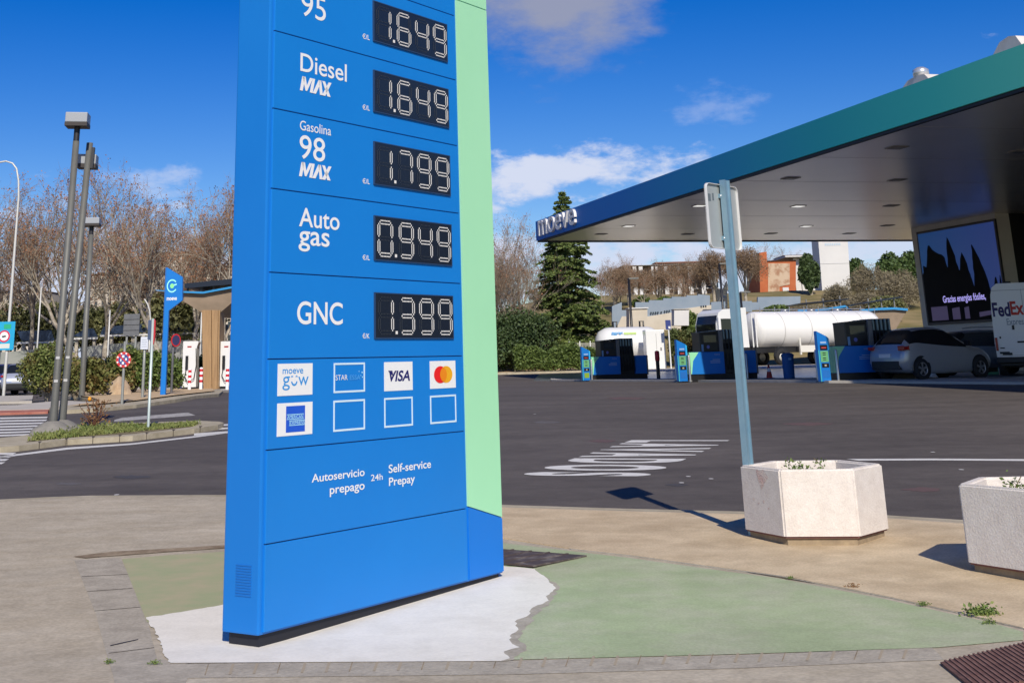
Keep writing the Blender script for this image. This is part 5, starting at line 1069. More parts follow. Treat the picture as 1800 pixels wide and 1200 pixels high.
# boulder
p = gnd(207, 700); zb_ = gz(p[0], p[1]) + .1
bm = bmesh.new(); bmesh.ops.create_icosphere(bm, subdivisions=4, radius=1)
from mathutils import noise
for v in bm.verts:
    n_ = v.co.normalized(); k = 1 + .32 * noise.noise(n_ * 1.5 + Vector((3.1, 0, 0))) + .12 * noise.noise(n_ * 4)
    v.co = Vector((n_.x * .50 * k, n_.y * .42 * k, n_.z * .45 * k + .30))
    for pl in ((Vector((.5, -.6, .6)), .82), (Vector((-.6, -.5, .5)), .78), (Vector((.2, -1, .1)), .62)):
        nn = pl[0].normalized(); d = v.co.dot(nn) - pl[1] * .40 - .08
        if d > 0: v.co -= nn * d * .8
b = MB().mat(mat('boulder_stone', (.42, .29, .18), .9, col2=(.52, .40, .27), scale=3, bump=.6, bscale=8)); b.bm(bm, True); bm.free(); o = b.build('boulder'); o.location = (p[0], p[1], zb_ - .1); tag(o, 'big sandy brown boulder lying on the soil behind the no stopping sign', 'boulder')
o.rotation_euler = (0, 0, .4)
# cars on the left
cx_, cz_ = spot(24, 70); c1 = thing('parked_car', 'silver hatchback seen from behind at the far left kerb', 'car', (cx_ + .1, 70, cz_ + .03), R(97)); car(c1, 4.2, 1.76, HATCH, mat('bluish_silver', (.40, .43, .52), .32, metal=.45, coat=.5), 0, (.8, 3.4), .32); tail(c1, 4.2, 1.76, .86, .62)
cx_, cz_ = spot(-6, 72); c2 = thing('parked_car', 'dark blue car cut off by the left edge of the photo', 'car', (cx_, 72, cz_ + .03), R(97)); car(c2, 4.3, 1.78, HATCH, mat('blue_paint', (.03, .05, .2), .3, metal=.3, coat=.5), 0, (.8, 3.4), .32); tail(c2, 4.3, 1.78, .86, .62)
cx_, cz_ = spot(180, 80); c3 = thing('parked_car', 'white car whose roof shows above the bushes left of the no stopping sign', 'car', (cx_ + 2.1, 80, cz_ + .05), R(168)); car(c3, 4.3, 1.8, SUV, V_WHITE, 0, (.8, 3.4), .33)
# scrap of litter plant on the island
p = gnd(164, 764); t = thing('dry_shrub', 'small leafless reddish shrub with a yellow tag on the island', 'shrub', (p[0], p[1], gz(p[0], p[1]) + .14)); b = MB().mat(mat('dry_twig', (.16, .07, .04), .8))
for k in range(26): a = random.uniform(0, 6.3); h = random.uniform(.2, .62); q = (math.cos(a) * .16, math.sin(a) * .12); b.tube([(q[0] * .2, q[1] * .2, 0), (q[0] * .7, q[1] * .6, h * .5), (q[0] * random.uniform(.6, 2.2), q[1] * 1.2, h)], .008, 4)
b.build('twigs', t); b = MB().mat(mat('yellow_tag', (.75, .32, .02), .6)); b.lathe([(0, .52), (.03, .54), (.046, .57), (.03, .61), (0, .62)], 10, c=(-.12, 0, 0)); b.build('tag', t)
leaves('foliage', [(random.gauss(0, .14), random.gauss(0, .1), random.uniform(.05, .55)) for _ in range(140)], .035, mat('dry_weed', (.22, .12, .05), .8), t, up=1.)

# ------------------------------------------------------------------ trees and shrubs
BARK = mat('plane_bark', (.19, .15, .11), .9, col2=(.46, .41, .33), scale=3.5, bump=.3, bscale=12); TWIG = mat('twig_brown', (.15, .088, .052), .9, col2=(.24, .145, .09), scale=.4, island=(.33, .21, .13)); SEED = mat('dead_leaf', (.28, .125, .06), .9, col2=(.20, .085, .05), scale=.6, island=(.42, .22, .12))
def bare_tree(label, H, spread, seed, fork=.25, trunk_r=.22, stems=1, group='bare plane trees', twig=2300, tm=None, seedn=2600, up_=.35):
    rs = random.Random(seed); t = thing('bare_tree', label, 'tree', (0, 0, 0), 0, group); b = MB().mat(BARK); tips = []
    def grow(p, d, L, r, lev):
        pts = [p]; rad = [r]; n = 4 if lev < 2 else 3; q = p.copy(); dd = d.copy()
        for i in range(n):
            dd = (dd + Vector((rs.gauss(0, .13), rs.gauss(0, .13), rs.gauss(.03, .1)))).normalized(); q = q + dd * (L / n); pts.append(q.copy()); rad.append(r * (1 - .55 * (i + 1) / n))
        b.tube(pts, rad, 8 if lev == 0 else 5 if lev == 1 else 4 if lev == 2 else 3, caps=False)
        if lev >= 2:
            for i in range(1, len(pts)): tips.append((pts[i], dd.copy(), L))
        if lev == 4: return
        k = (4, 4, 4, 3)[lev] + (rs.random() < .4)
        for j in range(k):
            u = 1. if j == 0 else rs.uniform(.38 if lev else .65, 1.); i = min(int(u * n), n - 1); base = pts[i].lerp(pts[i + 1], u * n - i) if u < 1 else pts[-1]
            a = rs.uniform(0, 6.283); tilt = rs.uniform(.30, .78) * (1. if j else .4); o = dd.orthogonal().normalized(); w = dd.cross(o)
            nd = (dd * math.cos(tilt) + (o * math.cos(a) + w * math.sin(a)) * math.sin(tilt)); nd = Vector((nd.x * spread, nd.y * spread, nd.z + up_ * .5)).normalized()
            grow(base, nd, L * rs.uniform(.58, .82) * (1.15 if lev == 0 else 1), max(r * .64 * (1 - .25 * u), .014), lev + 1)
    for s in range(stems):
        a = 6.283 * s / max(stems, 1); o = Vector((math.cos(a), math.sin(a), 0)) * (.25 if stems > 1 else 0)
        grow(o, Vector((o.x * .8 + rs.gauss(0, .05), o.y * .8 + rs.gauss(0, .05), 1)).normalized(), H * fork, trunk_r, 0)
    top = max(p[0].z for p in tips); k = H / (top + .4)
    b.v = [(x * k, y * k, z * k) for x, y, z in b.v]; b.build('trunk', t, recalc=False)
    P = np.array([p[0][:] for p in tips]) * k; D = np.array([p[1][:] for p in tips]); idx = rng.integers(0, len(P), twig)
    d = D[idx] + rng.normal(0, .75, (twig, 3)); d[:, 2] += .35; d /= np.linalg.norm(d, axis=1)[:, None]; ln = rng.uniform(.25, .95, twig)[:, None] * H / 14
    A = P[idx] + rng.normal(0, .14 * H / 14, (twig, 3)); Bp = A + d * ln; side = np.cross(d, rng.normal(size=(twig, 3))); side /= np.linalg.norm(side, axis=1)[:, None]; side *= .011 * (H / 14) ** .5
    V = np.stack([A - side, A + side, Bp + side * .3, Bp - side * .3], 1).reshape(-1, 3); me = bpy.data.meshes.new('crown')
    Lf = Bp[rng.integers(0, twig // 2, seedn)] + rng.normal(0, .10, (seedn, 3)); a = rng.normal(size=(seedn, 3)); a /= np.linalg.norm(a, axis=1)[:, None]; c = np.cross(a, rng.normal(size=(seedn, 3))); c /= np.linalg.norm(c, axis=1)[:, None]; s = .055 * rng.uniform(.5, 1.3, seedn)[:, None] * (H / 14) ** .4
    V2 = np.stack([Lf - a * s, Lf + c * s, Lf + a * s, Lf - c * s], 1).reshape(-1, 3); VV = np.concatenate([V, V2]); nq = len(VV) // 4
    me.vertices.add(len(VV)); me.vertices.foreach_set('co', VV.ravel()); me.loops.add(len(VV)); me.loops.foreach_set('vertex_index', np.arange(len(VV), dtype=np.int32)); me.polygons.add(nq); me.polygons.foreach_set('loop_start', np.arange(0, len(VV), 4, dtype=np.int32))
    me.materials.append(tm or TWIG); me.materials.append(SEED); me.polygons.foreach_set('material_index', np.array([0] * twig + [1] * seedn, dtype=np.int32)); me.update(calc_edges=True)
    o = bpy.data.objects.new('crown', me); COL.objects.link(o); o.parent = t; return t
proto = [bare_tree('x', 15., 1.05, 11), bare_tree('x', 15., 1.15, 23), bare_tree('x', 15., .95, 37), bare_tree('x', 15., 1.1, 51)]
used = [False] * 8
def put_tree(i, px, ytop, Y, label, rz, h=gz, group=None):
    x, z = spot(px, Y, h); H = hgt(px, ytop, Y) - z; s = H / 15.
    if not used[i]: used[i] = True; o = proto[i]; o['label'] = label; o.location = (x, Y, z - .05); o.rotation_euler = (0, 0, rz); o.scale = (s,) * 3
    else: o = again(proto[i], label, (x, Y, z - .05), rz, s)
    if group: o['group'] = group
    return o
LT_ = [(0, -25, 330, 92, 'bare plane tree rising behind the curved lamp at the left edge', 0.3), (1, 42, 318, 98, 'bare plane tree between the curved lamp and the tallest grey lamp', 1.9), (2, 88, 292, 88, 'bare plane tree directly behind the tallest grey street lamp', 4.0),
       (3, 142, 345, 104, 'bare plane tree behind the small distant street lamp', 2.2), (0, 185, 306, 90, 'bare plane tree right of the two tall grey lamps', 3.4), (1, 238, 352, 110, 'bare plane tree behind the small white notice board', .4),
       (2, 292, 316, 86, 'bare plane tree rising straight behind the blue charging totem', 5.3), (3, 345, 318, 92, 'bare plane tree standing behind the timber charging canopy', 1.1), (0, 392, 326, 88, 'bare plane tree against the left edge of the price totem', 5.9), (1, 430, 330, 100, 'bare plane tree mostly hidden behind the price totem', 2.6),
       (2, 15, 420, 125, 'smaller bare tree low behind the municipal sign', .9), (1, 212, 420, 128, 'smaller bare tree behind the grey panel back', 5.0)]
for a in LT_: put_tree(a[0], a[1], a[2] - 24, a[3], a[4], a[5])
RT_ = [(1, 872, 366, 100, 'bare tree touching the mint edge of the price totem on its right', 2.0), (2, 930, 376, 108, 'bare tree under the moeve corner of the station canopy', .6), (0, 1072, 452, 150, 'reddish bare tree just right of the dark conifer', 4.4), (3, 1120, 440, 165, 'bare tree before the long pale building, left end', 2.9), (1, 1165, 446, 150, 'bare tree before the middle of the long pale building', 5.1),
       (2, 1212, 440, 160, 'bare tree before the right end of the long pale building', 1.2), (0, 1345, 425, 175, 'tall bare tree right behind the orange brick building', .2), (3, 1395, 428, 180, 'tall bare tree between brick building and white tower', 3.3), (1, 1318, 432, 170, 'tall bare tree right of the leaning sign post', 4.9)]
RT_ += [(2, 1090, 455, 135, 'low reddish bare tree behind the cream utility box', 1.0), (3, 1145, 462, 128, 'low brown bare tree above the stepped wall, left part', 2.2), (0, 1188, 466, 126, 'low brown bare tree above the middle of the stepped wall', 3.1), (1, 1232, 458, 130, 'low brown bare tree above the right end of the stepped wall', .5), (2, 1290, 446, 140, 'brown bare tree exactly behind the leaning sign post', 5.5), (3, 1052, 462, 128, 'low bare tree half hidden by the dark conifer', 4.8), (0, 1520, 462, 150, 'thin bare tree right of the white tower', 1.7), (1, 1560, 470, 140, 'thin bare tree before the pines near the shop wall', 2.9)]
for a in RT_: put_tree(a[0], a[1], a[2], a[3], a[4], a[5], hz, 'bare trees on the hillside')
m_ = bare_tree('pale many-stemmed bare tree growing from the hedge beside the price totem', 9.5, .9, 77, fork=.42, trunk_r=.13, stems=5, group=None, twig=3800, seedn=900); x, z = spot(893, 96, gz); m_.location = (x, 96, z); m_.scale = (1.0,) * 3
for i, (pi_, px, yt, Y, lab, rz) in enumerate([(2, 500, 330, 96, 'bare plane tree behind the left part of the price totem', .2), (0, 580, 335, 104, 'bare plane tree behind the middle of the price totem', 1.5), (3, 660, 340, 98, 'bare plane tree behind the right half of the price totem', 2.7), (1, 740, 350, 106, 'bare plane tree behind the displays of the price totem', 3.9), (2, 815, 372, 100, 'bare plane tree behind the mint strip of the price totem', 5.0)]): put_tree(pi_, px, yt, Y, lab, rz)
# round pollarded trees and grey-brown scrub
POLL = mat('brown_twigs', (.16, .10, .06), .9, col2=(.21, .15, .09), scale=.5, island=(.27, .18, .11)); SCRUB = mat('grey_scrub', (.17, .14, .09), .9, col2=(.2, .17, .10), scale=.4, island=(.28, .24, .16))
HEDGE = mat('hedge_green', (.050, .090, .016), .65, col2=(.075, .12, .022), scale=.7, island=(.15, .20, .045)); HEDGER = mat('hedge_red_green', (.075, .115, .02), .7, col2=(.20, .09, .035), scale=.7, mix=(.42, .62), island=(.20, .22, .06)); DARKG = mat('dark_evergreen', (.022, .045, .014), .65, col2=(.04, .07, .02), scale=.6, island=(.075, .115, .03)); PINE = mat('pine_green', (.035, .07, .018), .7, col2=(.055, .10, .025), scale=.3, island=(.10, .15, .035))
OLIVE = mat('olive_green', (.10, .12, .035), .7, col2=(.14, .13, .05), scale=.5, island=(.2, .2, .08))
def cloud_pts(n, w, d, h, clumps, jitter=.28, flat=.0, rs=random):
    C = [];
    for _ in range(clumps):
        a = rs.uniform(0, 6.283); e = rs.uniform(-.25, 1.); c = math.sqrt(max(0, 1 - e * e)); k = rs.uniform(.55, .92); C.append((math.cos(a) * c * w / 2 * k, math.sin(a) * c * d / 2 * k, h * .5 + e * h * .5 * k * (1 if e > 0 else 1.6)))
    C = np.array(C); i = rng.integers(0, clumps, n); q = rng.normal(size=(n, 3)); q /= np.linalg.norm(q, axis=1)[:, None]; q *= rng.uniform(.55, 1.05, n)[:, None]
    return C[i] + q * np.array([w, d, h]) * jitter * .72
def shrub(name, label, cat, px, Y, w, d, h, m, n, size, clumps=26, hh=gz, group=None, z0=0., jitter=.30, up=.8, aspect=.6, trunk=None, dz=0.):
    x, z = spot(px, Y, hh); t = thing(name, label, cat, (x, Y, z + dz), random.uniform(0, .4), group); P = cloud_pts(n, w, d, h, clumps, jitter) + [0, 0, z0]; P = P[P[:, 2] > .02]
    leaves('foliage' if not trunk else 'crown', P, size, m, t, up=up, aspect=aspect)
    b = MB().mat(BARK)
    if trunk: b.tube([(0, 0, -.3), (random.uniform(-.2, .2), 0, z0 * .6), (0, 0, z0 + h * .6)], [trunk, trunk * .8, trunk * .4], 8)
    for k in range(9): a = 6.283 * k / 9; b.tube([(0, 0, z0 * .8), (math.cos(a) * w * .16, math.sin(a) * d * .16, z0 + h * .35), (math.cos(a) * w * .32, math.sin(a) * d * .32, z0 + h * .7)], [.05, .035, .015], 5)
    b.build('trunk' if trunk else 'stem', t); return t
shrub('bush', 'biggest green and red bush, at the foot of the tall grey lamps', 'bush', 82, 47, 1.65, 1.4, 1.7, HEDGER, 9000, .05, 40, jitter=.36)
shrub('bush', 'sparse green bush between the tall lamps and the boulder', 'bush', 132, 50, 1.9, 1.4, 1.45, HEDGER, 6500, .062, 26, jitter=.34)
shrub('bush', 'green bush directly behind the boulder', 'bush', 180, 56, 2.3, 1.5, 1.5, HEDGER, 6000, .07, 26, jitter=.34)
shrub('bush', 'reddish green bush behind the no stopping sign', 'bush', 232, 58, 2.3, 1.5, 1.75, HEDGER, 6500, .07, 26, jitter=.34)
shrub('bush', 'dark green bush just left of the blue charging totem', 'bush', 270, 58, 2.0, 1.5, 1.6, HEDGE, 6000, .07, 26, jitter=.34)
shrub('bush', 'dark bush between the charging totem and the charger', 'bush', 308, 70, 2.2, 1.5, 1.7, HEDGE, 5000, .08, 22, jitter=.34)
shrub('bush', 'leafy green bush seen between the charger and the timber column', 'bush', 351, 71, 1.3, 1.2, 1.6, HEDGE, 3000, .08, 16, jitter=.34)
for i, (px, Y, w, h, lab) in enumerate([(60, 112, 9, 4.6, 'olive green tree low behind the solar carport at left'), (165, 108, 6, 3.8, 'olive green tree seen between the lamps above the carport'), (335, 105, 8, 5.2, 'dark olive tree behind the round sign and charger'), (240, 118, 8, 4.5, 'olive green tree behind the grey panel back')]):
    shrub('evergreen_tree', lab, 'tree', px, Y, w, 5, h, OLIVE, 6500, .17, 30, z0=1.8, trunk=.16)
# hedges and dark shrubs right of the totem
shrub('bush', 'tall dark green bush behind the hedge beside the price totem', 'bush', 905, 94, 5.8, 3, 4.0, DARKG, 11000, .10, 40)
shrub('bush', 'dark green bush filling the gap at the mint edge of the totem', 'bush', 866, 92, 3.6, 2.4, 2.7, DARKG, 7000, .09, 30)
def hedge(label, px0, px1, Y, h, m, n):
    x0, z = spot(px0, Y); x1, _ = spot(px1, Y); t = thing('hedge', label, 'hedge', (x0, Y, z + .08), 0, None); L = x1 - x0
    P = np.stack([rng.uniform(0, L, n), rng.uniform(-.8, .8, n), rng.uniform(.05, 1, n) ** .7], 1); top = h * (1 + .12 * np.sin(P[:, 0] * 2.1) + .08 * np.sin(P[:, 0] * 5.3)); P[:, 1] *= (1.05 - .35 * P[:, 2] ** 3); P[:, 2] *= top; P += rng.normal(0, .06, (n, 3)); P = P[P[:, 2] > .02]
    leaves('foliage', P, .075, m, t, up=.8); b = MB().mat(BARK)
    for k in range(int(L * 2)): b.tube([(k * .5 + .2, 0, -.05), (k * .5 + .25, random.uniform(-.3, .3), h * .7)], .03, 5)
    b.build('stem', t); return t
hedge('clipped green hedge running from the price totem to the farthest pump', 905, 1062, 91, 1.45, HEDGE, 26000)
hedge('clipped green hedge hidden behind the price totem', 430, 905, 94, 1.6, HEDGE, 26000)
hedge('low green hedge behind the middle pump and the small blue sign', 1180, 1240, 99, 2.3, mat('hedge_yellow_green', (.06, .085, .02), .7, col2=(.15, .09, .03), scale=.6, mix=(.45, .6), island=(.13, .16, .05)), 9000)
# the cedar
cx_, cz_ = spot(1004, 98, gz); ced = thing('conifer', 'dark green conifer with tiered drooping branches below the canopy corner', 'tree', (cx_, 98, cz_)); Hced = hgt(1007, 334, 98) - cz_
b = MB().mat(BARK); b.tube([(0, 0, -.2), (0.05, 0, Hced * .5), (.12, 0, Hced)], [.24, .13, .02], 8); P = []; rs = random.Random(5)
for lv in range(38):
    u = (lv + .5) / 38; z = Hced * (.07 + .92 * u); Lm = 3.35 * (1 - u) ** .72 * (1 + .12 * math.sin(lv * 2.4)) + .12
    nb = 12 if u < .75 else 7
    for k in range(nb):
        a = rs.uniform(0, 6.283); L = Lm * rs.uniform(.6, 1.12); dr = rs.uniform(.05, .30)
        end = (math.cos(a) * L, math.sin(a) * L, z + L * .10 - dr * L); b.tube([(0, 0, z), (end[0] * .5, end[1] * .5, z + L * .07), end], [.04, .025, .008], 4)
        n = int(55 + 110 * L / 3)
        s = rng.uniform(.18, 1.02, n); wd = (.10 + .20 * L) * np.sin(np.clip(s, 0, 1) * 2.7 + .25); lat = rng.normal(0, .5, n) * wd
        zz = z + L * (.22 * s - (.12 + dr) * s * s) - np.abs(lat) * .28 + rng.normal(0, .045, n)
        P.append(np.stack([math.cos(a) * L * s - math.sin(a) * lat, math.sin(a) * L * s + math.cos(a) * lat, zz], 1))
b.build('trunk', ced, recalc=False); leaves('crown', np.concatenate(P), .125, mat('cedar_green', (.055, .09, .018), .7, col2=(.075, .115, .025), scale=.8, island=(.17, .21, .05)), ced, up=.35, aspect=.55)
# hillside growth
for (px, Y, w, h, lab, m, z0) in [(1258, 128, 2.8, 3.2, 'round brown pollarded tree left of the leaning sign post', POLL, 2.6), (1316, 126, 3.6, 3.7, 'round brown pollarded tree right of the leaning sign post', POLL, 2.4), (1205, 140, 5.2, 2.6, 'brown leafless crown before the long pale building', POLL, 1.2), (1108, 138, 4.0, 2.6, 'reddish brown crown left of the long pale building', POLL, 1.2), (1083, 132, 3.8, 3.2, 'brown crown between the dark conifer and the long pale building', POLL, 1.0), (1160, 136, 4.2, 2.6, 'brown twiggy crown above the step of the blue grey wall', POLL, 1.0)]:
    shrub('pollarded_tree', lab, 'tree', px, Y, w, 5, h, m, 9500, .12, 36, hh=hz, z0=z0, trunk=.2, aspect=.14, up=1., group='round brown trees on the slope')
for (px, Y, w, h, lab, m, s_) in [(1368, 118, 2.6, 1.7, 'green shrub above the tank of the lorry', HEDGE, .12), (1224, 110, 2.1, 2.2, 'green shrub on the slope above the lorry cab', HEDGE, .12), (1257, 108, 2.1, 1.2, 'low green shrub left of the sign post on the slope', OLIVE, .12), (1132, 132, 1.7, 1.4, 'small green shrub before the long pale building', HEDGE, .12), (1170, 132, 1.8, 1.4, 'green shrub under the bare trees of the long building', HEDGE, .12), (1331, 116, 1.5, 1.0, 'dry brown shrub beside the leaning sign post', POLL, .12), (1426, 146, 2.0, 4.4, 'dark evergreen column left of the white tower', DARKG, .2),
                              (1540, 134, 5.2, 4.0, 'grey scrubby tree right of the white tower', SCRUB, .15), (1592, 128, 4.4, 4.2, 'grey brown scrub at the edge of the shop wall', SCRUB, .15), (1478, 124, 2.6, 2.6, 'bare grey shrub in front of the white tower', SCRUB, .13), (1425, 120, 3.4, 1.5, 'low dry scrub on the slope below the white framed building', SCRUB, .12), (1520, 122, 3.6, 2.0, 'low dry scrub on the slope right of the white tower', SCRUB, .12), (1560, 118, 3.2, 2.2, 'green brown scrub on the slope beside the right solar canopy', OLIVE, .12), (1396, 121, 2.0, 1.2, 'dry tuft on the slope under the brick building', POLL, .12), (1290, 118, 2.4, 1.4, 'dry brown scrub right behind the leaning sign post', POLL, .12), (1578, 155, 4.2, 4.3, 'green pine crown behind the scrub near the shop wall', PINE, .2), (1612, 155, 4.4, 4.6, 'green pine tree partly hidden behind the shop wall', PINE, .2), (1505, 165, 3.4, 4.3, 'green pine rising behind the right side of the white tower', PINE, .2)]:
    thin = m in (SCRUB, POLL)
    shrub('shrub' if h < 3 else 'evergreen_tree' if not thin else 'scrub_tree', lab, 'shrub' if h < 3 else 'tree', px, Y, w, w * .7, h, m, 8500, s_, 34, hh=hz, aspect=.16 if thin else .6, up=.9, z0=0 if h < 3 else -.5, trunk=None if h < 3 else .14)
# ------------------------------------------------------------------ walls and buildings behind
W_BLUE = mat('wall_blue_grey', (.21, .27, .34), .85, col2=(.27, .32, .38), scale=.5); W_CREAM = mat('wall_cream', (.52, .46, .37), .9, col2=(.6, .54, .45), scale=.6); W_WHITE = mat('building_white', (.62, .61, .60), .8, col2=(.68, .67, .66), scale=.3); W_BRICK = mat('orange_brick', (.42, .105, .035), .85, col2=(.48, .14, .05), scale=.8)
W_GLASS = mat('window_dark', (.03, .045, .06), .15); W_MURAL = mat('mural', (.36, .20, .12), .85, col2=(.55, .42, .30), scale=.9, mix=(.4, .55)); W_BROWN = mat('roof_brown', (.13, .08, .06), .8); W_PLASTER = mat('apartment_cream', (.52, .46, .38), .85, col2=(.58, .52, .44), scale=.2)
def slab(name, label, cat, pts, Y, th, m, part='wall', rz=0., extra=None):
    """upright slab with the outline pts (pixels) standing at distance Y"""
    q0 = atY(pts[0][0], pts[0][1], Y); P = [atY(a, b_, Y) for a, b_ in pts]; zmin = min(p[2] for p in P)
    t = thing(name, label, cat, (q0[0], Y, zmin)); b = MB().mat(m); b.prism([(p[0] - q0[0], p[2] - zmin) for p in P], 'y', 0, th); w = b.build(part, t)
    def L(px, py): q = atY(px, py, Y); return q[0] - q0[0], q[2] - zmin
    return t, w, L
t, w, L = slab('stepped_wall', 'blue grey stepped boundary wall climbing the slope left of the sign post', 'wall', [(1076, 575), (1076, 538), (1093, 531), (1093, 545), (1117, 545), (1117, 531), (1141, 531), (1141, 527.5), (1166, 527.5), (1166, 524), (1181, 524), (1181, 521.5), (1207, 521.5), (1207, 519), (1227, 519), (1227, 517), (1248, 519), (1248, 545), (1225, 552), (1180, 562), (1140, 575)], 117, .4, W_BLUE)
b = MB().mat(W_CREAM); b.prism([L(1076, 592), L(1093, 556), L(1140, 556), L(1182, 549), L(1206, 542), L(1250, 536), L(1250, 575), L(1140, 592)], 'y', -.12, -.003); b.build('footing', w)
b = MB().mat(W_GLASS)
for px, py in [(1144, 550), (1148, 550), (1152, 549.6), (1156, 549.4), (1162, 549), (1168, 547.6), (1172, 547), (1176, 546.6), (1232, 539), (1236, 538.6), (1240, 538.2)]: q = L(px, py); b.box(q[0] - .06, q[0] + .06, -.16, -.125, q[1] - .08, q[1] + .08)
b.build('drain_hole', w)
slab('boundary_wall', 'blue grey wall between the sign post and the orange brick building', 'wall', [(1322, 545), (1322, 531), (1332, 531), (1332, 522), (1407, 520.5), (1407, 535), (1370, 545)], 122, .4, W_BLUE)
slab('boundary_wall', 'low blue grey wall piece just left of the sign post', 'wall', [(1250, 548), (1250, 531), (1262, 530), (1275, 530), (1275, 548)], 121, .4, W_BLUE); slab('boundary_wall', 'low blue grey wall piece right behind the sign post', 'wall', [(1292, 548), (1292, 529), (1322, 529), (1322, 548)], 122, .4, W_BLUE)
t, w, L = slab('utility_box', 'cream box-shaped utility housing before the stepped wall', 'utility box', [(1106, 582), (1106, 542), (1138, 543), (1138, 582)], 108, 2., W_CREAM)
b = MB().mat(W_WHITE); q0, q1 = L(1104.5, 543), L(1139.5, 540); b.box(q0[0], q1[0], -.12, 2.1, q0[1], q1[1]); b.build('roof', t)
t, w, L = slab('utility_box', 'smaller white boxy housing on the grass slope', 'utility box', [(1185, 572), (1185, 544), (1211, 544), (1211, 572)], 109, 1.4, W_WHITE); b = MB().mat(W_CREAM); q0, q1 = L(1183.8, 544), L(1212.2, 542.4); b.box(q0[0], q1[0], -.1, 1.5, q0[1], q1[1]); b.build('roof', t)
t, w, L = slab('concrete_pylon', 'tapering cream concrete fin beside the leaning sign post', 'wall', [(1265, 545), (1254, 493), (1262, 507), (1272, 508), (1278, 494), (1279, 545)], 130, .6, mat('pylon_cream', (.5, .46, .36), .85)); b = MB().mat(W_BLUE); q0, q1 = L(1267, 524), L(1275, 519); b.box(q0[0], q1[0], -.03, -.003, q0[1], q1[1]); b.build('plaque', w)
# orange brick building with a mural
t, w, L = slab('brick_building', 'orange brick building with a painted mural right of the sign post', 'building', [(1343, 530), (1343, 459), (1399, 458), (1399, 530)], 165, 10, W_BRICK)
b = MB().mat(W_MURAL); b.prism([L(1350, 520), L(1350, 463), L(1388, 463), L(1388, 500), L(1370, 504), L(1370, 520)], 'y', -.06, -.004); b.build('mural', w)
b = MB().mat(W_BRICK); b.prism([L(1332, 530), L(1330, 446), L(1343, 444), L(1345, 530)], 'y', -1.5, -.1); b.build('stair_tower', t)
b = MB().mat(W_BROWN); q0, q1 = L(1342, 459), L(1400, 457); b.box(q0[0], q1[0], -.2, 10.2, q0[1], q1[1]); b.build('roof', t)
b = MB().mat(W_WHITE); q0, q1 = L(1376, 512), L(1386, 505); b.box(q0[0], q1[0], -.08, -.004, q0[1], q1[1]); b.build('window', t)
# white louvred building
t, w, L = slab('office_building', 'white framed building with dark windows between brick building and tower', 'building', [(1398, 535), (1398, 453), (1440, 452), (1440, 535)], 172, 12, W_GLASS)
for py in (456, 470, 484, 498, 512, 524):
    b = MB().mat(W_WHITE); q0, q1 = L(1397, py + 2.4), L(1441, py); b.box(q0[0], q1[0], -.5, -.01, q0[1], q1[1]); b.build('balcony_slab', t)
for px in (1400, 1411, 1424, 1437):
    b = MB().mat(W_WHITE); q0, q1 = L(px, 535), L(px + 1.8, 454); b.box(q0[0], q1[0], -.7, -.52, q0[1], q1[1]); b.build('pillar', t)
b = MB().mat(W_WHITE); q0, q1 = L(1374, 454), L(1442, 450); b.box(q0[0], q1[0], -2, 12, q0[1], q1[1]); b.build('roof', t); b = MB().mat(W_BROWN); q0, q1 = L(1378, 450), L(1414, 447.6); b.box(q0[0], q1[0], 0, 6, q0[1] + .03, q1[1]); b.build('roof_screen', t)
# white tower
t, w, L = slab('white_tower', 'plain white slab tower rising behind the tanker lorry', 'building', [(1446, 518), (1438, 418), (1490, 418), (1496, 518)], 150, 3, W_WHITE)
b = MB().mat(W_CREAM); b.prism([L(1445, 545), L(1445, 518.4), L(1502, 517), L(1502, 545)], 'y', -.4, 3.4); b.build('base', t); b = MB().mat(mat('tower_seam', (.4, .4, .4), .8)); q0, q1 = L(1441, 463.6), L(1493, 462.8); b.box(q0[0], q1[0], -.03, -.003, q0[1], q1[1]); b.build('seam', w)
b = MB().mat(mat('tower_pale_text', (.45, .56, .66), .7)); q0, q1 = L(1450, 432), L(1478, 427); 
for k in range(9): u = q0[0] + (q1[0] - q0[0]) * k / 9; b.box(u, u + (q1[0] - q0[0]) / 14, -.03, -.003, q0[1], q1[1])
b.build('lettering', w)
# long pale building with roof canopy
t, w, L = slab('long_building', 'long pale low building with columns behind bare trees on the hill', 'building', [(1093, 545), (1093, 470), (1262, 466), (1262, 545)], 182, 12, mat('long_building_wall', (.30, .22, .17), .85, col2=(.38, .3, .24), scale=.4))
b = MB().mat(W_WHITE); q0, q1 = L(1090, 469), L(1255, 464.6); b.box(q0[0], q1[0], -2.2, 12, q0[1], q1[1]); b.build('roof', t); b = MB().mat(mat('sunscreen_brown', (.20, .09, .06), .8)); q0, q1 = L(1150, 464), L(1262, 459); b.box(q0[0], q1[0], -1, 8, q0[1], q1[1]); b.build('roof_screen', t)
for px in (1100, 1113, 1124, 1146, 1150, 1168, 1190, 1210, 1232, 1250): b = MB().mat(W_WHITE); q0, q1 = L(px, 545), L(px + 2, 470); b.box(q0[0], q1[0], -2, -1.8, q0[1], q1[1]); b.build('pillar', t)
for px in range(1098, 1256, 13):
    for py in (478, 496): b = MB().mat(W_GLASS); q0, q1 = L(px, py + 11), L(px + 8, py); b.box(q0[0], q1[0], -.05, -.004, q0[1], q1[1]); b.build('window', t)
b = MB().mat(W_WHITE); q0, q1 = L(1093, 510), L(1262, 507); b.box(q0[0], q1[0], -.6, -.01, q0[1], q1[1]); b.build('balcony_slab', t)
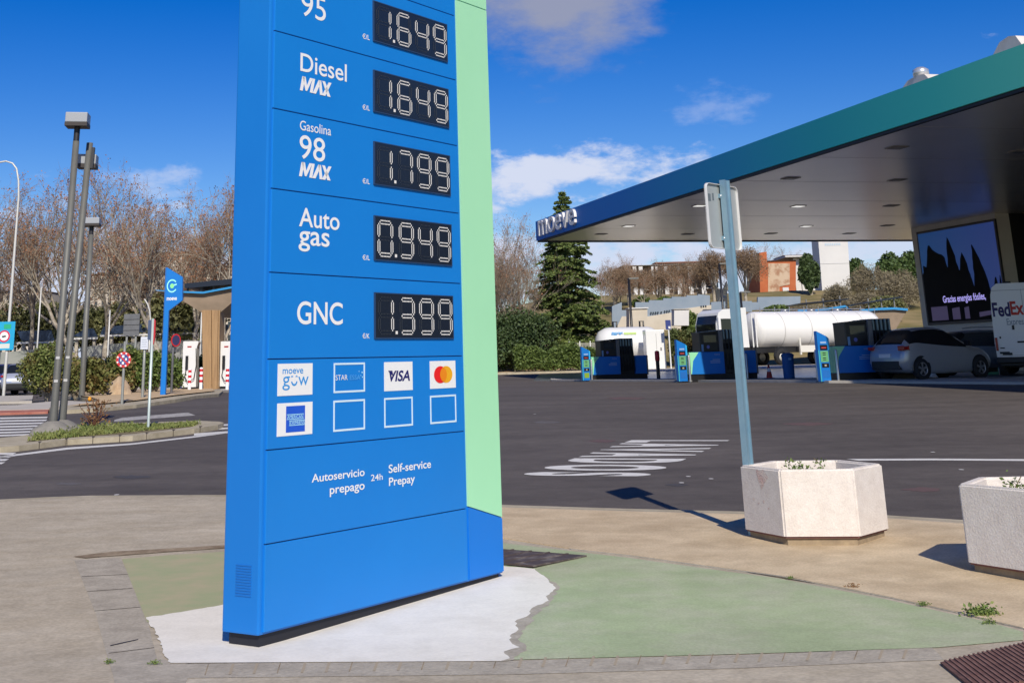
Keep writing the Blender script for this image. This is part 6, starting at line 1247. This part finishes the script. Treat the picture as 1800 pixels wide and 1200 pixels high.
# second solar canopy of the station, beyond the lorry
for (pts, lab, Yk) in (([(1403, 548), (1455, 545), (1486, 540), (1500, 549)], 'blue edged solar canopy rising behind the lorry tank, left one', 104), ([(1512, 548), (1545, 545), (1572, 544), (1596, 546)], 'blue edged solar canopy beside the shop wall, right one', 100)):
    q0 = atY(*pts[0], Yk); zg_ = hz(q0[0], Yk); t = thing('solar_canopy', lab, 'canopy', (q0[0], Yk, zg_), 0, 'blue edged solar canopies'); Pq = [(atY(a, c_, Yk)[0] - q0[0], atY(a, c_, Yk)[2] - zg_) for a, c_ in pts]
    b = MB().mat(T_EDGE); b.prism([(x, z) for x, z in Pq] + [(x, z + .16) for x, z in Pq[::-1]], 'y', 0, .2); b.build('edge_beam', t)
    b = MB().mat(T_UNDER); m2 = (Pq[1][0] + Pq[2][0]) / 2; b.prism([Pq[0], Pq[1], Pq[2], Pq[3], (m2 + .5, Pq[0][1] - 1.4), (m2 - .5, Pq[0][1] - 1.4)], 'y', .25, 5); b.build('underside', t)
    b = MB().mat(T_WOOD); b.box(m2 - .5, m2 + .5, .3, 2, -.5, Pq[0][1] - 1.4); b.build('column', t)
    b = MB().mat(T_SOLAR); b.prism([(Pq[0][0] + .3, Pq[0][1] + .55), (Pq[-1][0] - .2, Pq[-1][1] + .95), (Pq[-1][0] - .2, Pq[-1][1] + 1.05), (Pq[0][0] + .3, Pq[0][1] + .65)], 'y', .2, 5.2); b.build('solar_roof', t)
    for u in (.8, (Pq[-1][0]) * .5, Pq[-1][0] - .8): b = MB().mat(P_GREY); b.box(u - .04, u + .04, .4, .5, np.interp(u, [q[0] for q in Pq], [q[1] for q in Pq]), np.interp(u, [q[0] for q in Pq], [q[1] for q in Pq]) + .9); b.build('strut', t)
# dark lamp posts on the slope
for (px, py, Yk, lab) in ((1114, 489, 103, 'dark slim lamp post left of the cream utility box'), (1275, 463, 112, 'dark slim lamp post half hidden by the galvanised sign post'), (1311, 513, 104, 'dark short lamp post just right of the galvanised sign post')):
    x, z = spot(px, Yk, hz); H = hgt(px, py, Yk) - z; t = thing('lamp_post', lab, 'lamp post', (x, Yk, z), 0, 'dark lamp posts on the slope'); b = MB().mat(P_DARK); b.lathe([(.11, -.2), (.085, H), (0, H)], 8); b.build('post', t); b = MB().mat(L_POST); b.box(0, .75, -.12, .12, H - .08, H + .04, .02); b.build('lamp_head', t)
# left background: rendered wall, solar carports, apartment blocks
W_GREEN = mat('wall_grey_green', (.27, .29, .26), .9, col2=(.36, .36, .34), scale=.35, mix=(.4, .6))
slab('boundary_wall', 'long grey green rendered wall behind the far left car', 'wall', [(-60, 668), (-60, 622), (20, 618), (80, 612), (92, 630), (140, 628), (140, 668)], 96, .3, W_GREEN)
slab('boundary_wall', 'grey green rendered wall behind the boulder and notice board', 'wall', [(142, 668), (142, 610), (180, 606), (240, 601), (330, 598), (402, 598), (402, 664)], 98, .3, W_GREEN)
slab('boundary_wall', 'grey green rendered wall hidden behind the price totem', 'wall', [(402, 668), (402, 600), (560, 602), (700, 606), (860, 606), (860, 660)], 99, .3, W_GREEN)
for (pts, lab) in (([(30, 582), (38, 599), (96, 599), (90, 580)], 'dark blue solar carport roof left of the tall grey lamps'), ([(126, 592), (150, 577), (164, 577), (172, 592)], 'pyramid-shaped dark solar carport roof right of the tall grey lamps'), ([(176, 588), (182, 574), (262, 568), (290, 582)], 'long dark solar carport roof behind the grey panel back'), ([(300, 584), (310, 574), (400, 570), (404, 582)], 'pale edged carport roof behind the left charger')):
    Yk = 104; q = [atY(a, c_, Yk) for a, c_ in pts]; x0 = q[0][0]; zg_ = gz(0, Yk); t = thing('solar_carport', lab, 'carport', (x0, Yk, zg_), 0, 'solar carports behind the wall')
    b = MB().mat(mat('carport_solar_blue', (.02, .035, .075), .3, col2=(.03, .05, .1), scale=1.)); b.prism([(p[0] - x0, p[2] - zg_) for p in q], 'y', 0, .12); b.build('solar_roof', t)
    b = MB().mat(W_WHITE); xs_ = [p[0] - x0 for p in q]; zl = min(p[2] for p in q) - zg_; b.box(min(xs_), max(xs_), -.06, -.002, zl - .16, zl - .02); b.build('gutter', t)
    for k in range(3): u = min(xs_) + (max(xs_) - min(xs_)) * (k + .5) / 3; b = MB().mat(W_CREAM); b.box(u - .12, u + .12, .2, .45, -.2, zl - .16); b.build('post', t)
def block(label, pts, Y, rows, cols):
    t, w, L = slab('apartment_block', label, 'building', pts, Y, 14, W_PLASTER); xs_ = [p[0] for p in pts]; ys_ = [p[1] for p in pts]; a, c_ = min(xs_), max(xs_); d, e = min(ys_), max(ys_)
    for r_ in range(rows):
        for k in range(cols):
            px = a + (c_ - a) * (k + .3) / cols; py = d + 5 + (e - d - 8) * r_ / rows; q0, q1 = L(px, py + (e - d) / rows * .5), L(px + (c_ - a) / cols * .42, py)
            b = MB().mat(W_GLASS); b.box(q0[0], q1[0], -.05, -.004, q0[1], q1[1]); b.build('window', t)
    b = MB().mat(W_BROWN); q0, q1 = L(a - 1, d), L(c_ + 1, d - 1.6); b.box(q0[0], q1[0], -.4, 14, q0[1] + .02, q1[1]); b.build('roof', t)
block('pale apartment block behind bare trees at the far left', [(-30, 660), (-30, 520), (70, 512), (70, 660)], 230, 6, 8)
block('cream apartment block seen through the trees right of the tall grey lamps', [(150, 660), (150, 486), (236, 482), (236, 660)], 240, 8, 7)
block('cream apartment block behind the blue charging totem and its trees', [(262, 660), (262, 448), (330, 444), (330, 660)], 235, 9, 6)
block('cream apartment block next to the left edge of the price totem', [(352, 660), (352, 472), (440, 468), (440, 660)], 245, 8, 6)
